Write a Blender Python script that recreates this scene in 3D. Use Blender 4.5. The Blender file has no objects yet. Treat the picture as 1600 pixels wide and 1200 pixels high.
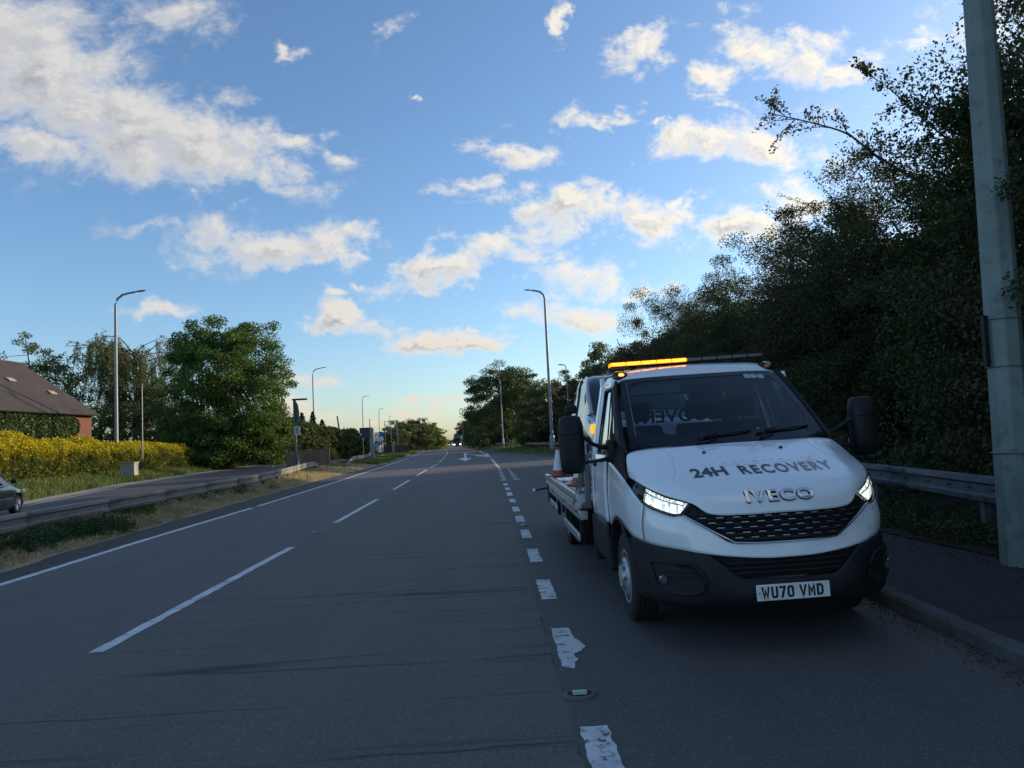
import bpy, math, random
import numpy as np
from mathutils import Vector, Matrix, Euler, noise as mnoise
from mathutils.bvhtree import BVHTree

scene = bpy.context.scene
COL = scene.collection
rad = math.radians

# ------------------------------------------------------------------ camera
YAW, PITCH, ROLL = rad(1.9206), rad(4.4431), rad(2.85)
fwd = Vector((math.sin(YAW) * math.cos(PITCH), math.cos(YAW) * math.cos(PITCH), math.sin(PITCH)))
rgt = Vector((math.cos(YAW), -math.sin(YAW), 0))
upv = rgt.cross(fwd)
r2 = rgt * math.cos(ROLL) - upv * math.sin(ROLL)
u2 = upv * math.cos(ROLL) + rgt * math.sin(ROLL)
cam = bpy.data.cameras.new('camera')
camo = bpy.data.objects.new('camera', cam)
COL.objects.link(camo)
m = Matrix((r2, u2, -fwd)).transposed().to_4x4()
m.translation = Vector((0, 0, 1.6))
camo.matrix_world = m
cam.sensor_width = 36.0
cam.lens = 1110.0 / 1600.0 * 36.0
cam.clip_start = 0.05
cam.clip_end = 6000
scene.camera = camo

# ------------------------------------------------------------------ exposure
vs = scene.view_settings
vs.view_transform = 'Standard'
vs.look = 'None'
vs.exposure = EXPOSURE = 0.95
vs.gamma = 1.0
vs.use_curve_mapping = False

# ------------------------------------------------------------------ sun
SUN_EL, SUN_AZ = rad(13.0), rad(62.0)      # azimuth clockwise from +Y (the road)
sd = Vector((math.sin(SUN_AZ) * math.cos(SUN_EL), math.cos(SUN_AZ) * math.cos(SUN_EL), math.sin(SUN_EL)))
sun = bpy.data.lights.new('sun', 'SUN')
sun.energy = 2.4
sun.angle = rad(0.5)
sun.color = (1.0, 0.80, 0.56)
suno = bpy.data.objects.new('sun', sun)
COL.objects.link(suno)
suno.rotation_euler = sd.to_track_quat('Z', 'Y').to_euler()

# ------------------------------------------------------------------ world: sky and clouds
world = bpy.data.worlds.new('World')
scene.world = world
world.use_nodes = True
wt = world.node_tree
wt.nodes.clear()


class NT:
    """small helper to write node trees"""
    def __init__(s, tree):
        s.t = tree
    def n(s, kind, **kw):
        nd = s.t.nodes.new(kind)
        for k, v in kw.items():
            setattr(nd, k, v)
        return nd
    def put(s, sock, v):
        if v is None:
            return
        if isinstance(v, bpy.types.NodeSocket):
            s.t.links.new(v, sock)
        else:
            sock.default_value = v
    def math(s, op, a, b=None, c=None, clamp=False):
        nd = s.n('ShaderNodeMath', operation=op, use_clamp=clamp)
        s.put(nd.inputs[0], a); s.put(nd.inputs[1], b); s.put(nd.inputs[2], c)
        return nd.outputs[0]
    def vec(s, op, a, b=None, scale=None):
        nd = s.n('ShaderNodeVectorMath', operation=op)
        s.put(nd.inputs[0], a); s.put(nd.inputs[1], b)
        if scale is not None: s.put(nd.inputs['Scale'], scale)
        return nd.outputs['Value'] if op in ('LENGTH', 'DOT_PRODUCT', 'DISTANCE') else nd.outputs[0]
    def ramp(s, v, a, b, c=0.0, d=1.0, smooth=True):
        nd = s.n('ShaderNodeMapRange', interpolation_type='SMOOTHSTEP' if smooth else 'LINEAR')
        s.put(nd.inputs[0], v); s.put(nd.inputs[1], a); s.put(nd.inputs[2], b); s.put(nd.inputs[3], c); s.put(nd.inputs[4], d)
        return nd.outputs[0]
    def noise(s, vec, scale, detail=4, rough=.55, dim='3D', col=False, dist=0.0):
        nd = s.n('ShaderNodeTexNoise', noise_dimensions=dim)
        if vec is not None: s.put(nd.inputs['Vector'], vec)
        nd.inputs['Scale'].default_value = scale
        nd.inputs['Detail'].default_value = detail
        nd.inputs['Roughness'].default_value = rough
        nd.inputs['Distortion'].default_value = dist
        return nd.outputs['Color'] if col else nd.outputs[0]
    def mix(s, f, a, b, mode='MIX'):
        nd = s.n('ShaderNodeMix', data_type='RGBA', blend_type=mode)
        s.put(nd.inputs[0], f)
        s.put(nd.inputs[6], a if not isinstance(a, tuple) or len(a) == 4 else (*a, 1))
        s.put(nd.inputs[7], b if not isinstance(b, tuple) or len(b) == 4 else (*b, 1))
        return nd.outputs[2]
    def comb(s, x, y, z):
        nd = s.n('ShaderNodeCombineXYZ')
        s.put(nd.inputs[0], x); s.put(nd.inputs[1], y); s.put(nd.inputs[2], z)
        return nd.outputs[0]
    def sep(s, v):
        nd = s.n('ShaderNodeSeparateXYZ'); s.put(nd.inputs[0], v)
        return nd.outputs
# each cloud lump: tangent of azimuth, tangent of elevation, half width, half height, tilt, density
CLOUDS = [
    (-0.623,0.5606,0.2129,0.1218,-0.573,1),(-0.4971,0.4801,0.1838,0.0748,-0.486,1),(-0.38,0.4474,0.1647,0.0519,-0.308,1),(-0.6228,0.4517,0.1081,0.0374,-0.183,1),
    (-0.2529,0.438,0.0826,0.0208,-0.254,0.8),(-0.1756,0.4209,0.0293,0.0152,-0.037,0.6),(-0.4411,0.6414,0.083,0.0388,-0.215,0.6),(-0.3517,0.5083,0.0507,0.019,-0.397,0.4),
    (-0.2767,0.5847,0.024,0.0087,-0.033,0.6),(-0.0899,0.4982,0.0111,0.0067,-0.035,0.8),(-0.1091,0.6066,0.0287,0.0115,0.688,0.35),(0.1169,0.6142,0.017,0.0346,-0.031,0.8),
    (-0.3993,0.3701,0.0164,0.0092,-0.397,0.5),(-0.3391,0.3612,0.0072,0.0113,0.324,0.5),(-0.2928,0.2941,0.1539,0.0353,-0.077,1),(-0.3825,0.2978,0.0628,0.0371,-0.041,0.8),
    (-0.1933,0.2946,0.0772,0.0233,0.102,0.9),(-0.2486,0.2598,0.0451,0.0111,0.047,0.7),(-0.4716,0.32,0.0536,0.013,-0.041,0.4),(-0.0494,0.2514,0.1009,0.026,0.224,1),
    (0.0062,0.2677,0.0552,0.0233,0.136,0.9),(-0.1224,0.2452,0.0363,0.0139,-0.043,0.5),(-0.1682,0.2306,0.0163,0.0074,-0.043,0.6),(-0.4595,0.2048,0.0551,0.0127,-0.098,0.9),
    (-0.2166,0.2124,0.0216,0.0083,-0.044,0.9),(-0.2103,0.1828,0.0468,0.0165,-0.044,1),(-0.099,0.1476,0.0796,0.0219,-0.134,1),(-0.0183,0.1303,0.0408,0.0164,-0.046,0.9),
    (-0.037,0.1586,0.0163,0.0073,-0.045,0.9),(0.2565,0.5654,0.0727,0.0341,0.324,0.9),(0.3684,0.5272,0.0387,0.0273,0.233,0.9),(0.4661,0.5486,0.0956,0.045,-0.214,1),
    (0.5604,0.5208,0.0689,0.0244,0.23,0.9),(0.356,0.4884,0.0238,0.0098,-0.035,0.6),(0.6806,0.5585,0.0534,0.0222,-0.122,0.9),(0.7616,0.584,0.0886,0.0404,-0.032,0.4),
    (0.1741,0.4579,0.0421,0.0175,-0.307,0.8),(0.2266,0.4686,0.0427,0.0135,0.143,0.7),(0.0783,0.4162,0.0699,0.0288,-0.037,0.8),(0.3318,0.4164,0.0763,0.0289,0.14,0.9),
    (0.4404,0.4076,0.1034,0.0442,-0.397,0.9),(0.4689,0.3486,0.057,0.0725,-0.039,0.95),(0.2865,0.4452,0.0284,0.0087,-0.036,0.7),(0.4976,0.4639,0.048,0.0176,-0.035,0.5),
    (0.1383,0.3234,0.1021,0.038,-0.129,1),(0.2306,0.3103,0.1307,0.0399,-0.093,1),(0.3507,0.2865,0.1034,0.0285,-0.041,1),(0.4153,0.2696,0.0565,0.0285,-0.041,0.9),
    (0.0751,0.3544,0.0278,0.0142,-0.039,0.7),(-0.0168,0.3674,0.0387,0.0114,-0.039,0.5),(0.2885,0.3365,0.0429,0.0132,0.398,0.8),(0.0886,0.2596,0.0553,0.0375,-0.042,0.45),
    (0.1606,0.2285,0.0554,0.0234,-0.043,0.7),(0.0663,0.1862,0.0549,0.0231,-0.132,0.8),(0.1657,0.1587,0.0736,0.0277,-0.045,0.85),(0.2099,0.2031,0.0556,0.0112,0.044,0.6),
    (-0.2261,0.1036,0.0491,0.0126,-0.047,0.6),(-0.2542,0.051,0.0889,0.0215,-0.048,0.75),(-0.1386,0.0499,0.025,0.0099,-0.048,0.7),(-0.0751,0.0693,0.1171,0.0081,-0.048,0.4),
    (-0.0581,0.046,0.0809,0.0144,-0.048,0.45),(-0.1837,0.0323,0.1339,0.0179,-0.049,0.4),(0.0278,0.1465,0.0318,0.0083,-0.045,0.4),(0.0489,0.1135,0.0182,0.0229,-0.046,0.5),
]

W = NT(wt)
tc = W.n('ShaderNodeTexCoord')
dx, dy, dz = W.sep(tc.outputs['Generated'])
ysafe = W.math('MAXIMUM', dy, 0.12)
u = W.math('DIVIDE', dx, ysafe)
v = W.math('DIVIDE', dz, ysafe)
p = W.comb(u, v, 1.0)
warp = W.vec('SUBTRACT', W.noise(p, 8.5, 4, .65, col=True), (.5, .5, .5))
p1 = W.vec('ADD', p, W.vec('MULTIPLY', warp, (.19, .12, 0)))
front = W.ramp(dy, .14, .45)
east = W.ramp(u, -.55, .55)
low = W.ramp(v, .02, .25)
sky = W.n('ShaderNodeTexSky', sky_type='NISHITA')
sky.sun_disc = False
sky.sun_elevation = SUN_EL
sky.sun_rotation = SUN_AZ
sky.altitude = 50
sky.air_density = 1.0
sky.dust_density = 0.9
sky.ozone_density = 3.6
skc = sky.outputs[0]
WORLD_STRENGTH = 0.12
CLOUD_GAIN = 4.3


def group_of(name, ins, outs):
    g = bpy.data.node_groups.new(name, 'ShaderNodeTree')
    for n_, k in ins: g.interface.new_socket(n_, in_out='INPUT', socket_type='NodeSocket' + k)
    for n_, k in outs: g.interface.new_socket(n_, in_out='OUTPUT', socket_type='NodeSocket' + k)
    T = NT(g)
    return g, T, T.n('NodeGroupInput').outputs, T.n('NodeGroupOutput').inputs

def use(g, *args):
    nd = W.n('ShaderNodeGroup'); nd.node_tree = g
    for s_, a_ in zip(nd.inputs, args): W.put(s_, a_)
    return nd.outputs

# clouds laid over the clear sky
gcol, T, gi, go = group_of('cloud_colour', [('dens', 'Float'), ('lit', 'Float'), ('dz', 'Float'), ('east', 'Float'), ('low', 'Float'), ('sky', 'Color')], [('colour', 'Color')])
cover = T.math('MULTIPLY', T.ramp(gi[0], -.08, .80), T.ramp(gi[2], .0, .03))
thick = T.ramp(gi[0], .30, 1.0)
shade = T.math('MULTIPLY', thick, T.math('SUBTRACT', 1.0, T.math('MULTIPLY', gi[1], .85)))
warm = T.mix(gi[3], (.80, .77, .73, 1), (1.16, 1.06, .88, 1))
warm = T.mix(gi[4], (.88, .74, .60, 1), warm)
grey = T.mix(gi[3], (.34, .37, .44, 1), (.46, .49, .54, 1))
ccol = T.mix(T.math('MULTIPLY', shade, .95), warm, grey)
sc = T.n('ShaderNodeVectorMath', operation='SCALE')
T.put(sc.inputs[0], ccol); sc.inputs['Scale'].default_value = CLOUD_GAIN
T.put(go[0], T.mix(T.math('MULTIPLY', cover, .95), gi[5], sc.outputs[0]))

def cloud_colour(dens, lit):
    return background(use(gcol, dens, lit, dz, east, low, skc)[0])

def background(c):
    bg = W.n('ShaderNodeBackground')
    W.put(bg.inputs['Color'], c)
    bg.inputs['Strength'].default_value = WORLD_STRENGTH
    return bg.outputs[0]

OFF = (0.020, 0.012)                                     # a step towards the sun
def tile(u0, u1, v0, v1):
    """the clouds of one patch of sky (patches only save render time)"""
    res = []
    near = []
    for (cx, cy, a, b, an, w) in CLOUDS:
        rx = 1.3 * math.hypot(a * math.cos(an), b * math.sin(an)) + .12
        ry = 1.3 * math.hypot(a * math.sin(an), b * math.cos(an)) + .08
        if cx + rx > u0 and cx - rx < u1 and cy + ry > v0 and cy - ry < v1:
            near.append((cx, cy, a * 1.32, b * 1.32, an, w))
    g, T, gi, go = group_of('cloud_patch', [('p', 'Vector'), ('p1', 'Vector')], [('dens', 'Float'), ('lit', 'Float')])
    for k in (0, 1):
        q = gi[1] if k == 0 else T.vec('ADD', gi[1], (OFF[0], OFF[1], 0))
        acc = None
        for (cx, cy, a, b, an, w) in near:
            c, s = math.cos(an), math.sin(an)
            e1 = (c / a, s / a, -(c * cx + s * cy) / a)
            e2 = (-s / b, c / b, -(-s * cx + c * cy) / b)
            ln = T.vec('LENGTH', T.comb(T.vec('DOT_PRODUCT', q, e1), T.vec('DOT_PRODUCT', q, e2), 0.0))
            t = T.math('MULTIPLY_ADD', ln, -w * 1.05, w * .98)
            acc = t if acc is None else T.math('MAXIMUM', acc, t)
        if acc is None:
            acc = -1.0
        acc = T.math('MAXIMUM', acc, -.75)
        pf = T.vec('MULTIPLY', gi[0] if k == 0 else T.vec('ADD', gi[0], (OFF[0], OFF[1], 0)), (1, 1.5, 1))
        fb = T.noise(pf, 12.0, 9 if k == 0 else 5, .68, dist=.3)
        amp = T.ramp(T.sep(gi[0])[0], -.50, .0, 1.9, 3.0)
        res.append(T.math('ADD', acc, T.math('MULTIPLY', T.math('SUBTRACT', fb, .53), amp)))
    T.put(go[0], res[0])
    T.put(go[1], T.ramp(T.math('SUBTRACT', res[0], res[1]), -.25, .35))
    o = use(g, p, p1)
    return cloud_colour(o[0], o[1])

def choose(val, edges, items):
    """hard switch between shaders by where val falls"""
    out = items[0]
    for e, it in zip(edges, items[1:]):
        ms = W.n('ShaderNodeMixShader')
        W.put(ms.inputs[0], W.math('GREATER_THAN', val, e))
        wt.links.new(out, ms.inputs[1]); wt.links.new(it, ms.inputs[2])
        out = ms.outputs[0]
    return out

ue = [-.45, -.2, .05, .3]
ve = [.10, .20, .33, .5]
rows = []
for i in range(5):
    v0 = -1 if i == 0 else ve[i - 1]; v1 = 9 if i == 4 else ve[i]
    cols = []
    for j in range(5):
        cols.append(tile(-9 if j == 0 else ue[j - 1], 9 if j == 4 else ue[j], v0, v1))
    rows.append(choose(u, ue, cols))
ahead = choose(v, ve, rows)
# all round the rest of the sky: scattered clouds on a flat layer
zz = W.math('MAXIMUM', dz, 0.06)
pl = W.comb(W.math('DIVIDE', dx, zz), W.math('DIVIDE', dy, zz), 0.0)
gen = W.math('MULTIPLY_ADD', W.noise(pl, 1.1, 6, .6), 3.2, -1.65)  # unseen cloud cover raised a little to brighten the ground
around = cloud_colour(gen, 0.6)
above = choose(dy, [.2], [around, ahead])
full = choose(dz, [0.0], [background(skc), above])
wo = W.n('ShaderNodeOutputWorld')
wt.links.new(full, wo.inputs[0])
world.cycles.sampling_method = 'MANUAL'
world.cycles.sample_map_resolution = 512

# ------------------------------------------------------------------ helpers
class MB:
    """collects vertices and faces of one mesh"""
    def __init__(s):
        s.v = []; s.f = []; s.m = []
    def add(s, vs_, fs_, mi=0):
        b = len(s.v)
        s.v += [tuple(q) for q in vs_]
        s.f += [tuple(i + b for i in f) for f in fs_]
        s.m += [mi] * len(fs_)
        return s
    def box(s, x0, x1, y0, y1, z0, z1, mi=0):
        return s.add([(x0, y0, z0), (x1, y0, z0), (x1, y1, z0), (x0, y1, z0), (x0, y0, z1), (x1, y0, z1), (x1, y1, z1), (x0, y1, z1)],
                     [(0, 3, 2, 1), (4, 5, 6, 7), (0, 1, 5, 4), (1, 2, 6, 5), (2, 3, 7, 6), (3, 0, 4, 7)], mi)
    def tube(s, pts, r, n=10, mi=0, cap=True, flat=1.0):
        """round bar along pts; r is a number or one per point; flat squeezes it across"""
        pts = [Vector(q) for q in pts]
        rs = r if hasattr(r, '__len__') else [r] * len(pts)
        vs_ = []
        for i, q in enumerate(pts):
            t = (pts[min(i + 1, len(pts) - 1)] - pts[max(i - 1, 0)]).normalized()
            a = Vector((0, 0, 1)) if abs(t.z) < .9 else Vector((1, 0, 0))
            e1 = t.cross(a).normalized(); e2 = t.cross(e1)
            for k in range(n):
                w = 2 * math.pi * k / n
                vs_.append(q + e1 * (math.cos(w) * rs[i] * flat) + e2 * (math.sin(w) * rs[i]))
        fs_ = []
        for i in range(len(pts) - 1):
            for k in range(n):
                a, b = i * n + k, i * n + (k + 1) % n
                fs_.append((a, b, b + n, a + n))
        if cap:
            fs_.append(tuple(range(n))[::-1]); fs_.append(tuple((len(pts) - 1) * n + k for k in range(n)))
        return s.add(vs_, fs_, mi)
    def lathe(s, prof, c=(0, 0, 0), axis='z', n=32, mi=0):
        """prof: (radius, height) pairs turned round an axis through c"""
        vs_ = []
        for (r, h) in prof:
            for k in range(n):
                w = 2 * math.pi * k / n
                a, b = r * math.cos(w), r * math.sin(w)
                q = {'z': (a, b, h), 'x': (h, a, b), 'y': (b, h, a)}[axis]
                vs_.append((q[0] + c[0], q[1] + c[1], q[2] + c[2]))
        fs_ = []
        for i in range(len(prof) - 1):
            for k in range(n):
                a, b = i * n + k, i * n + (k + 1) % n
                fs_.append((a, b, b + n, a + n))
        if prof[0][0] > 1e-4: fs_.append(tuple(range(n))[::-1])
        if prof[-1][0] > 1e-4: fs_.append(tuple((len(prof) - 1) * n + k for k in range(n)))
        return s.add(vs_, fs_, mi)
    def prism(s, poly, h0, h1, axis='z', mi=0):
        """poly in two coordinates, extruded along axis"""
        put = {'z': lambda a, b, h: (a, b, h), 'x': lambda a, b, h: (h, a, b), 'y': lambda a, b, h: (a, h, b)}[axis]
        n = len(poly)
        vs_ = [put(a, b, h0) for a, b in poly] + [put(a, b, h1) for a, b in poly]
        fs_ = [tuple(range(n))[::-1], tuple(range(n, 2 * n))] + [(i, (i + 1) % n, (i + 1) % n + n, i + n) for i in range(n)]
        return s.add(vs_, fs_, mi)
    def grid(s, g, mi=0, flip=False):
        """g: rows of points"""
        nr, nc = len(g), len(g[0])
        fs_ = []
        for i in range(nr - 1):
            for j in range(nc - 1):
                f = (i * nc + j, i * nc + j + 1, (i + 1) * nc + j + 1, (i + 1) * nc + j)
                fs_.append(f[::-1] if flip else f)
        return s.add([q for row in g for q in row], fs_, mi)
    def mirror(s):
        n = len(s.v)
        s.v += [(-x, y, z) for x, y, z in s.v[:n]]
        k = len(s.f)
        s.f += [tuple(i + n for i in f)[::-1] for f in s.f[:k]]
        s.m += s.m[:k]
        return s


def link(name, data, mats, parent=None):
    o = bpy.data.objects.new(name, data)
    COL.objects.link(o)
    if mats is not None and data is not None:
        for mm in (mats if isinstance(mats, (list, tuple)) else [mats]):
            data.materials.append(mm)
    if parent is not None: o.parent = parent
    return o

def build(name, mb, mats, parent=None, bevel=0, seg=2, smooth=False, angle=35, solid=0, weld=0.0, loc=None):
    me = bpy.data.meshes.new(name)
    me.from_pydata(mb.v, [], mb.f)
    me.update()
    if len(set(mb.m)) > 1:
        me.polygons.foreach_set('material_index', mb.m)
    o = link(name, me, mats, parent)
    if smooth:
        me.polygons.foreach_set('use_smooth', [True] * len(me.polygons))
    if weld:
        w = o.modifiers.new('weld', 'WELD'); w.merge_threshold = weld
    if solid:
        sm = o.modifiers.new('solid', 'SOLIDIFY'); sm.thickness = abs(solid); sm.offset = -1 if solid > 0 else 1
        sm.use_quality_normals = True
    if bevel:
        bv = o.modifiers.new('bevel', 'BEVEL'); bv.width = bevel; bv.segments = seg; bv.limit_method = 'ANGLE'; bv.angle_limit = rad(30)
        bv.harden_normals = False
    if smooth or bevel:
        if not smooth:
            me.polygons.foreach_set('use_smooth', [True] * len(me.polygons))
        try:
            me.set_sharp_from_angle(angle=rad(angle))
        except Exception:
            pass
    if loc: o.location = loc
    return o

def tag(o, label=None, cat=None, group=None, kind=None):
    if label: o['label'] = label
    if cat: o['category'] = cat
    if group: o['group'] = group
    if kind: o['kind'] = kind
    return o

def empty(name, loc=(0, 0, 0), rz=0, label=None, cat=None, group=None):
    o = bpy.data.objects.new(name, None)
    COL.objects.link(o)
    o.empty_display_size = .2
    o.location = loc; o.rotation_euler = (0, 0, rz)
    return tag(o, label, cat, group)

def copy_tree(o, parent=None):
    c = o.copy(); COL.objects.link(c)
    if parent is not None: c.parent = parent
    for ch in list(o.children):
        copy_tree(ch, c)
    return c

def catmull(P, n):
    """points along a smooth curve through P (numpy k x 3), n steps per span"""
    P = np.asarray(P, float)
    A = np.vstack([2 * P[:1] - P[1:2], P, 2 * P[-1:] - P[-2:-1]])
    out = []
    for i in range(len(P) - 1):
        p0_, p1_, p2_, p3_ = A[i:i + 4]
        for k in range(n):
            t = k / n
            out.append(.5 * ((2 * p1_) + (-p0_ + p2_) * t + (2 * p0_ - 5 * p1_ + 4 * p2_ - p3_) * t * t + (-p0_ + 3 * p1_ - 3 * p2_ + p3_) * t ** 3))
    out.append(P[-1])
    return np.array(out)

def surf(net, nr, nc):
    """smooth grid through a net of control rows"""
    rows_ = [catmull(r, nc) for r in net]
    R = np.array(rows_)                       # rows x cols x 3
    cols_ = [catmull(R[:, j], nr) for j in range(R.shape[1])]
    return np.transpose(np.array(cols_), (1, 0, 2))

# ------------------------------------------------------------------ materials
MATS = {}
def material(name, fn):
    if name in MATS: return MATS[name]
    mt = bpy.data.materials.new(name)
    mt.use_nodes = True
    t = mt.node_tree
    t.nodes.clear()
    N = NT(t)
    out = N.n('ShaderNodeOutputMaterial')
    sh = fn(N)
    t.links.new(sh, out.inputs[0])
    MATS[name] = mt
    return mt

def bsdf(N, col, rough=.6, metal=0.0, bump=None, bstr=.3, bdist=.01, coat=0.0, spec=.5, emit=None, estr=0, trans=0):
    b = N.n('ShaderNodeBsdfPrincipled')
    N.put(b.inputs['Base Color'], col if not isinstance(col, tuple) or len(col) == 4 else (*col, 1))
    N.put(b.inputs['Roughness'], rough)
    b.inputs['Metallic'].default_value = metal
    b.inputs['Coat Weight'].default_value = coat
    b.inputs['Coat Roughness'].default_value = .04
    b.inputs['Specular IOR Level'].default_value = spec
    if bump is not None:
        bp = N.n('ShaderNodeBump')
        bp.inputs['Strength'].default_value = bstr
        bp.inputs['Distance'].default_value = bdist
        N.put(bp.inputs['Height'], bump)
        N.t.links.new(bp.outputs[0], b.inputs['Normal'])
    if emit is not None:
        N.put(b.inputs['Emission Color'], (*emit, 1) if isinstance(emit, tuple) and len(emit) == 3 else emit)
        N.put(b.inputs['Emission Strength'], estr)
    return b.outputs[0]

def objc(N): return N.n('ShaderNodeTexCoord').outputs['Object']
def wpos(N): return N.n('ShaderNodeNewGeometry').outputs['Position']

def plain(name, col, rough=.6, metal=0.0, var=.12, scale=6, bump=.1, coat=0.0, dirt=0.0, spec=.5):
    def fn(N):
        c = objc(N)
        n1 = N.noise(c, scale, 5, .6)
        n2 = N.noise(c, scale * 14, 3, .6)
        cc = N.mix(N.ramp(n1, .3, .7), tuple(x * (1 - var) for x in col), tuple(min(1, x * (1 + var)) for x in col))
        if dirt:
            cc = N.mix(N.math('MULTIPLY', N.ramp(N.noise(c, scale * 3, 6, .7), .5, .72), dirt), cc, (.05, .045, .038))
        rr = N.ramp(n1, .3, .7, max(.03, rough - .08), rough + .08)
        return bsdf(N, cc, rr, metal, bump=n2 if bump else None, bstr=bump, bdist=.004, coat=coat, spec=spec)
    return material(name, fn)

def leafmat(name, cols, trans=.35, zfade=None, rough=.55):
    """leaves: colour varies leaf by leaf and clump by clump, some light passes through"""
    def fn(N):
        g = N.n('ShaderNodeNewGeometry')
        r = g.outputs['Random Per Island']
        pos = g.outputs['Position']
        cl = N.noise(pos, .9, 3, .6)
        f = N.math('ADD', N.math('MULTIPLY', r, .55), N.math('MULTIPLY', N.ramp(cl, .3, .7), .45))
        cc = N.mix(N.ramp(f, .0, .5, smooth=False), cols[0], cols[1])
        cc = N.mix(N.ramp(f, .5, 1.0, smooth=False), cc, cols[2])
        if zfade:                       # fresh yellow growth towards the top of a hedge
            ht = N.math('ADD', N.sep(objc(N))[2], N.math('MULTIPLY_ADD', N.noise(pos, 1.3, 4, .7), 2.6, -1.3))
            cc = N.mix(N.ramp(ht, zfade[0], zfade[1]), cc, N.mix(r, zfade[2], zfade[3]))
        b = N.n('ShaderNodeBsdfPrincipled')
        N.put(b.inputs['Base Color'], cc)
        b.inputs['Roughness'].default_value = rough
        b.inputs['Specular IOR Level'].default_value = .35
        tr = N.n('ShaderNodeBsdfTranslucent')
        N.put(tr.inputs[0], N.mix(1.0, cc, (1.25, 1.2, .55, 1), 'MULTIPLY'))
        mx = N.n('ShaderNodeMixShader')
        mx.inputs[0].default_value = trans
        N.t.links.new(b.outputs[0], mx.inputs[1]); N.t.links.new(tr.outputs[0], mx.inputs[2])
        return mx.outputs[0]
    return material(name, fn)

def glow(name, col, strength):
    def fn(N):
        e = N.n('ShaderNodeEmission')
        e.inputs[0].default_value = (*col, 1); e.inputs[1].default_value = strength
        return e.outputs[0]
    return material(name, fn)

def glassmat(name, tint, rough=.0, ior=1.5, boost=1.0):
    """thin pane: lets light through with a tint and mirrors at a grazing angle"""
    def fn(N):
        fr = N.n('ShaderNodeFresnel'); fr.inputs[0].default_value = ior
        t = N.n('ShaderNodeBsdfTransparent'); t.inputs[0].default_value = (*tint, 1)
        gl = N.n('ShaderNodeBsdfGlossy'); gl.inputs['Roughness'].default_value = rough
        mx = N.n('ShaderNodeMixShader')
        N.put(mx.inputs[0], N.math('MULTIPLY', fr.outputs[0], boost, clamp=True))
        N.t.links.new(t.outputs[0], mx.inputs[1]); N.t.links.new(gl.outputs[0], mx.inputs[2])
        return mx.outputs[0]
    return material(name, fn)

# ------------------------------------------------------------------ lie of the land
MAIN_L = [(-10, -6.6), (2, -6.9), (9, -7.2), (13.2, -7.6), (15.8, -7.8), (25.4, -8.35), (38, -8.9), (50, -9.2), (67.5, -9.6), (110, -12.2), (174, -16.5), (291, -23.5), (600, -41), (1500, -92)]
EDGE_L = [(-10, -6.35), (2, -6.5), (9.8, -6.61), (14.3, -6.83), (21.2, -6.96), (35.8, -7.47), (67.5, -8.93), (110, -11.4), (174, -15.7), (291, -22.3), (600, -39.5), (1500, -90)]
CENTRE = [(-10, -3.3), (6, -3.37), (12, -3.37), (21.8, -3.5), (32.4, -3.74), (47, -4.07), (54.8, -4.19), (68.4, -4.67), (107, -6.54), (174, -11.2), (291, -18.2), (600, -36), (1500, -86)]
KERB_R = [(-10, 3.2), (4.4, 3.26), (6.3, 3.36), (12, 3.5), (25, 3.9), (38, 4.6), (48, 5.6)]
KERB_FAR = [(55.4, 5.2), (62, 4.9), (75.4, 3.65), (85, 2.3), (96, 1.05), (125, -1.65), (174, -5.5), (291, -13.0), (600, -31), (1500, -81)]
LEFTFAR = [(-10, -13.2), (10, -14.6), (29, -18.3), (44.8, -22.4), (59, -24.5), (102, -29.8), (154, -34), (316, -47), (1500, -135)]
LEFTNEAR = [(-10, -9.4), (13, -9.5), (24, -9.9), (35, -11.0), (49, -12.6), (70, -13.4), (114, -19.9), (174, -26.9), (292, -38), (1500, -127)]
RAIL_R = [(-2, 4.7), (8.0, 5.76), (9.6, 6.05), (11.4, 6.26), (16, 6.6), (24, 7.0), (38, 7.6)]
def ip(tab, y): return float(np.interp(y, [a for a, _ in tab], [b for _, b in tab]))

def land(x, y):
    """height of the ground"""
    z = 0.0
    lf = ip(LEFTFAR, y)
    if x < lf - .4:
        t = min(1, (lf - .4 - x) / 4.0); z = .5 * t * t * (3 - 2 * t)
        t = max(0, min(1, (lf - 26 - x) / 60)); z += .6 * t
    ml, ln_ = ip(MAIN_L, y), ip(LEFTNEAR, y)
    if ln_ < x < ml and y > -5:
        t = (x - ln_) / max(.1, ml - ln_); z = .22 * (1 - t) ** .8 * min(1, t / .12) + .01
    if y > 52:
        kf = ip(KERB_FAR, y)
        if x > kf: z = .11 + .22 * min(1, (x - kf) / 3)
    else:
        kr = ip(KERB_R, y)
        if x > kr: z = .115 + .25 * max(0, min(1, (x - kr - 2.6) / 5))
    return z

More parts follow.
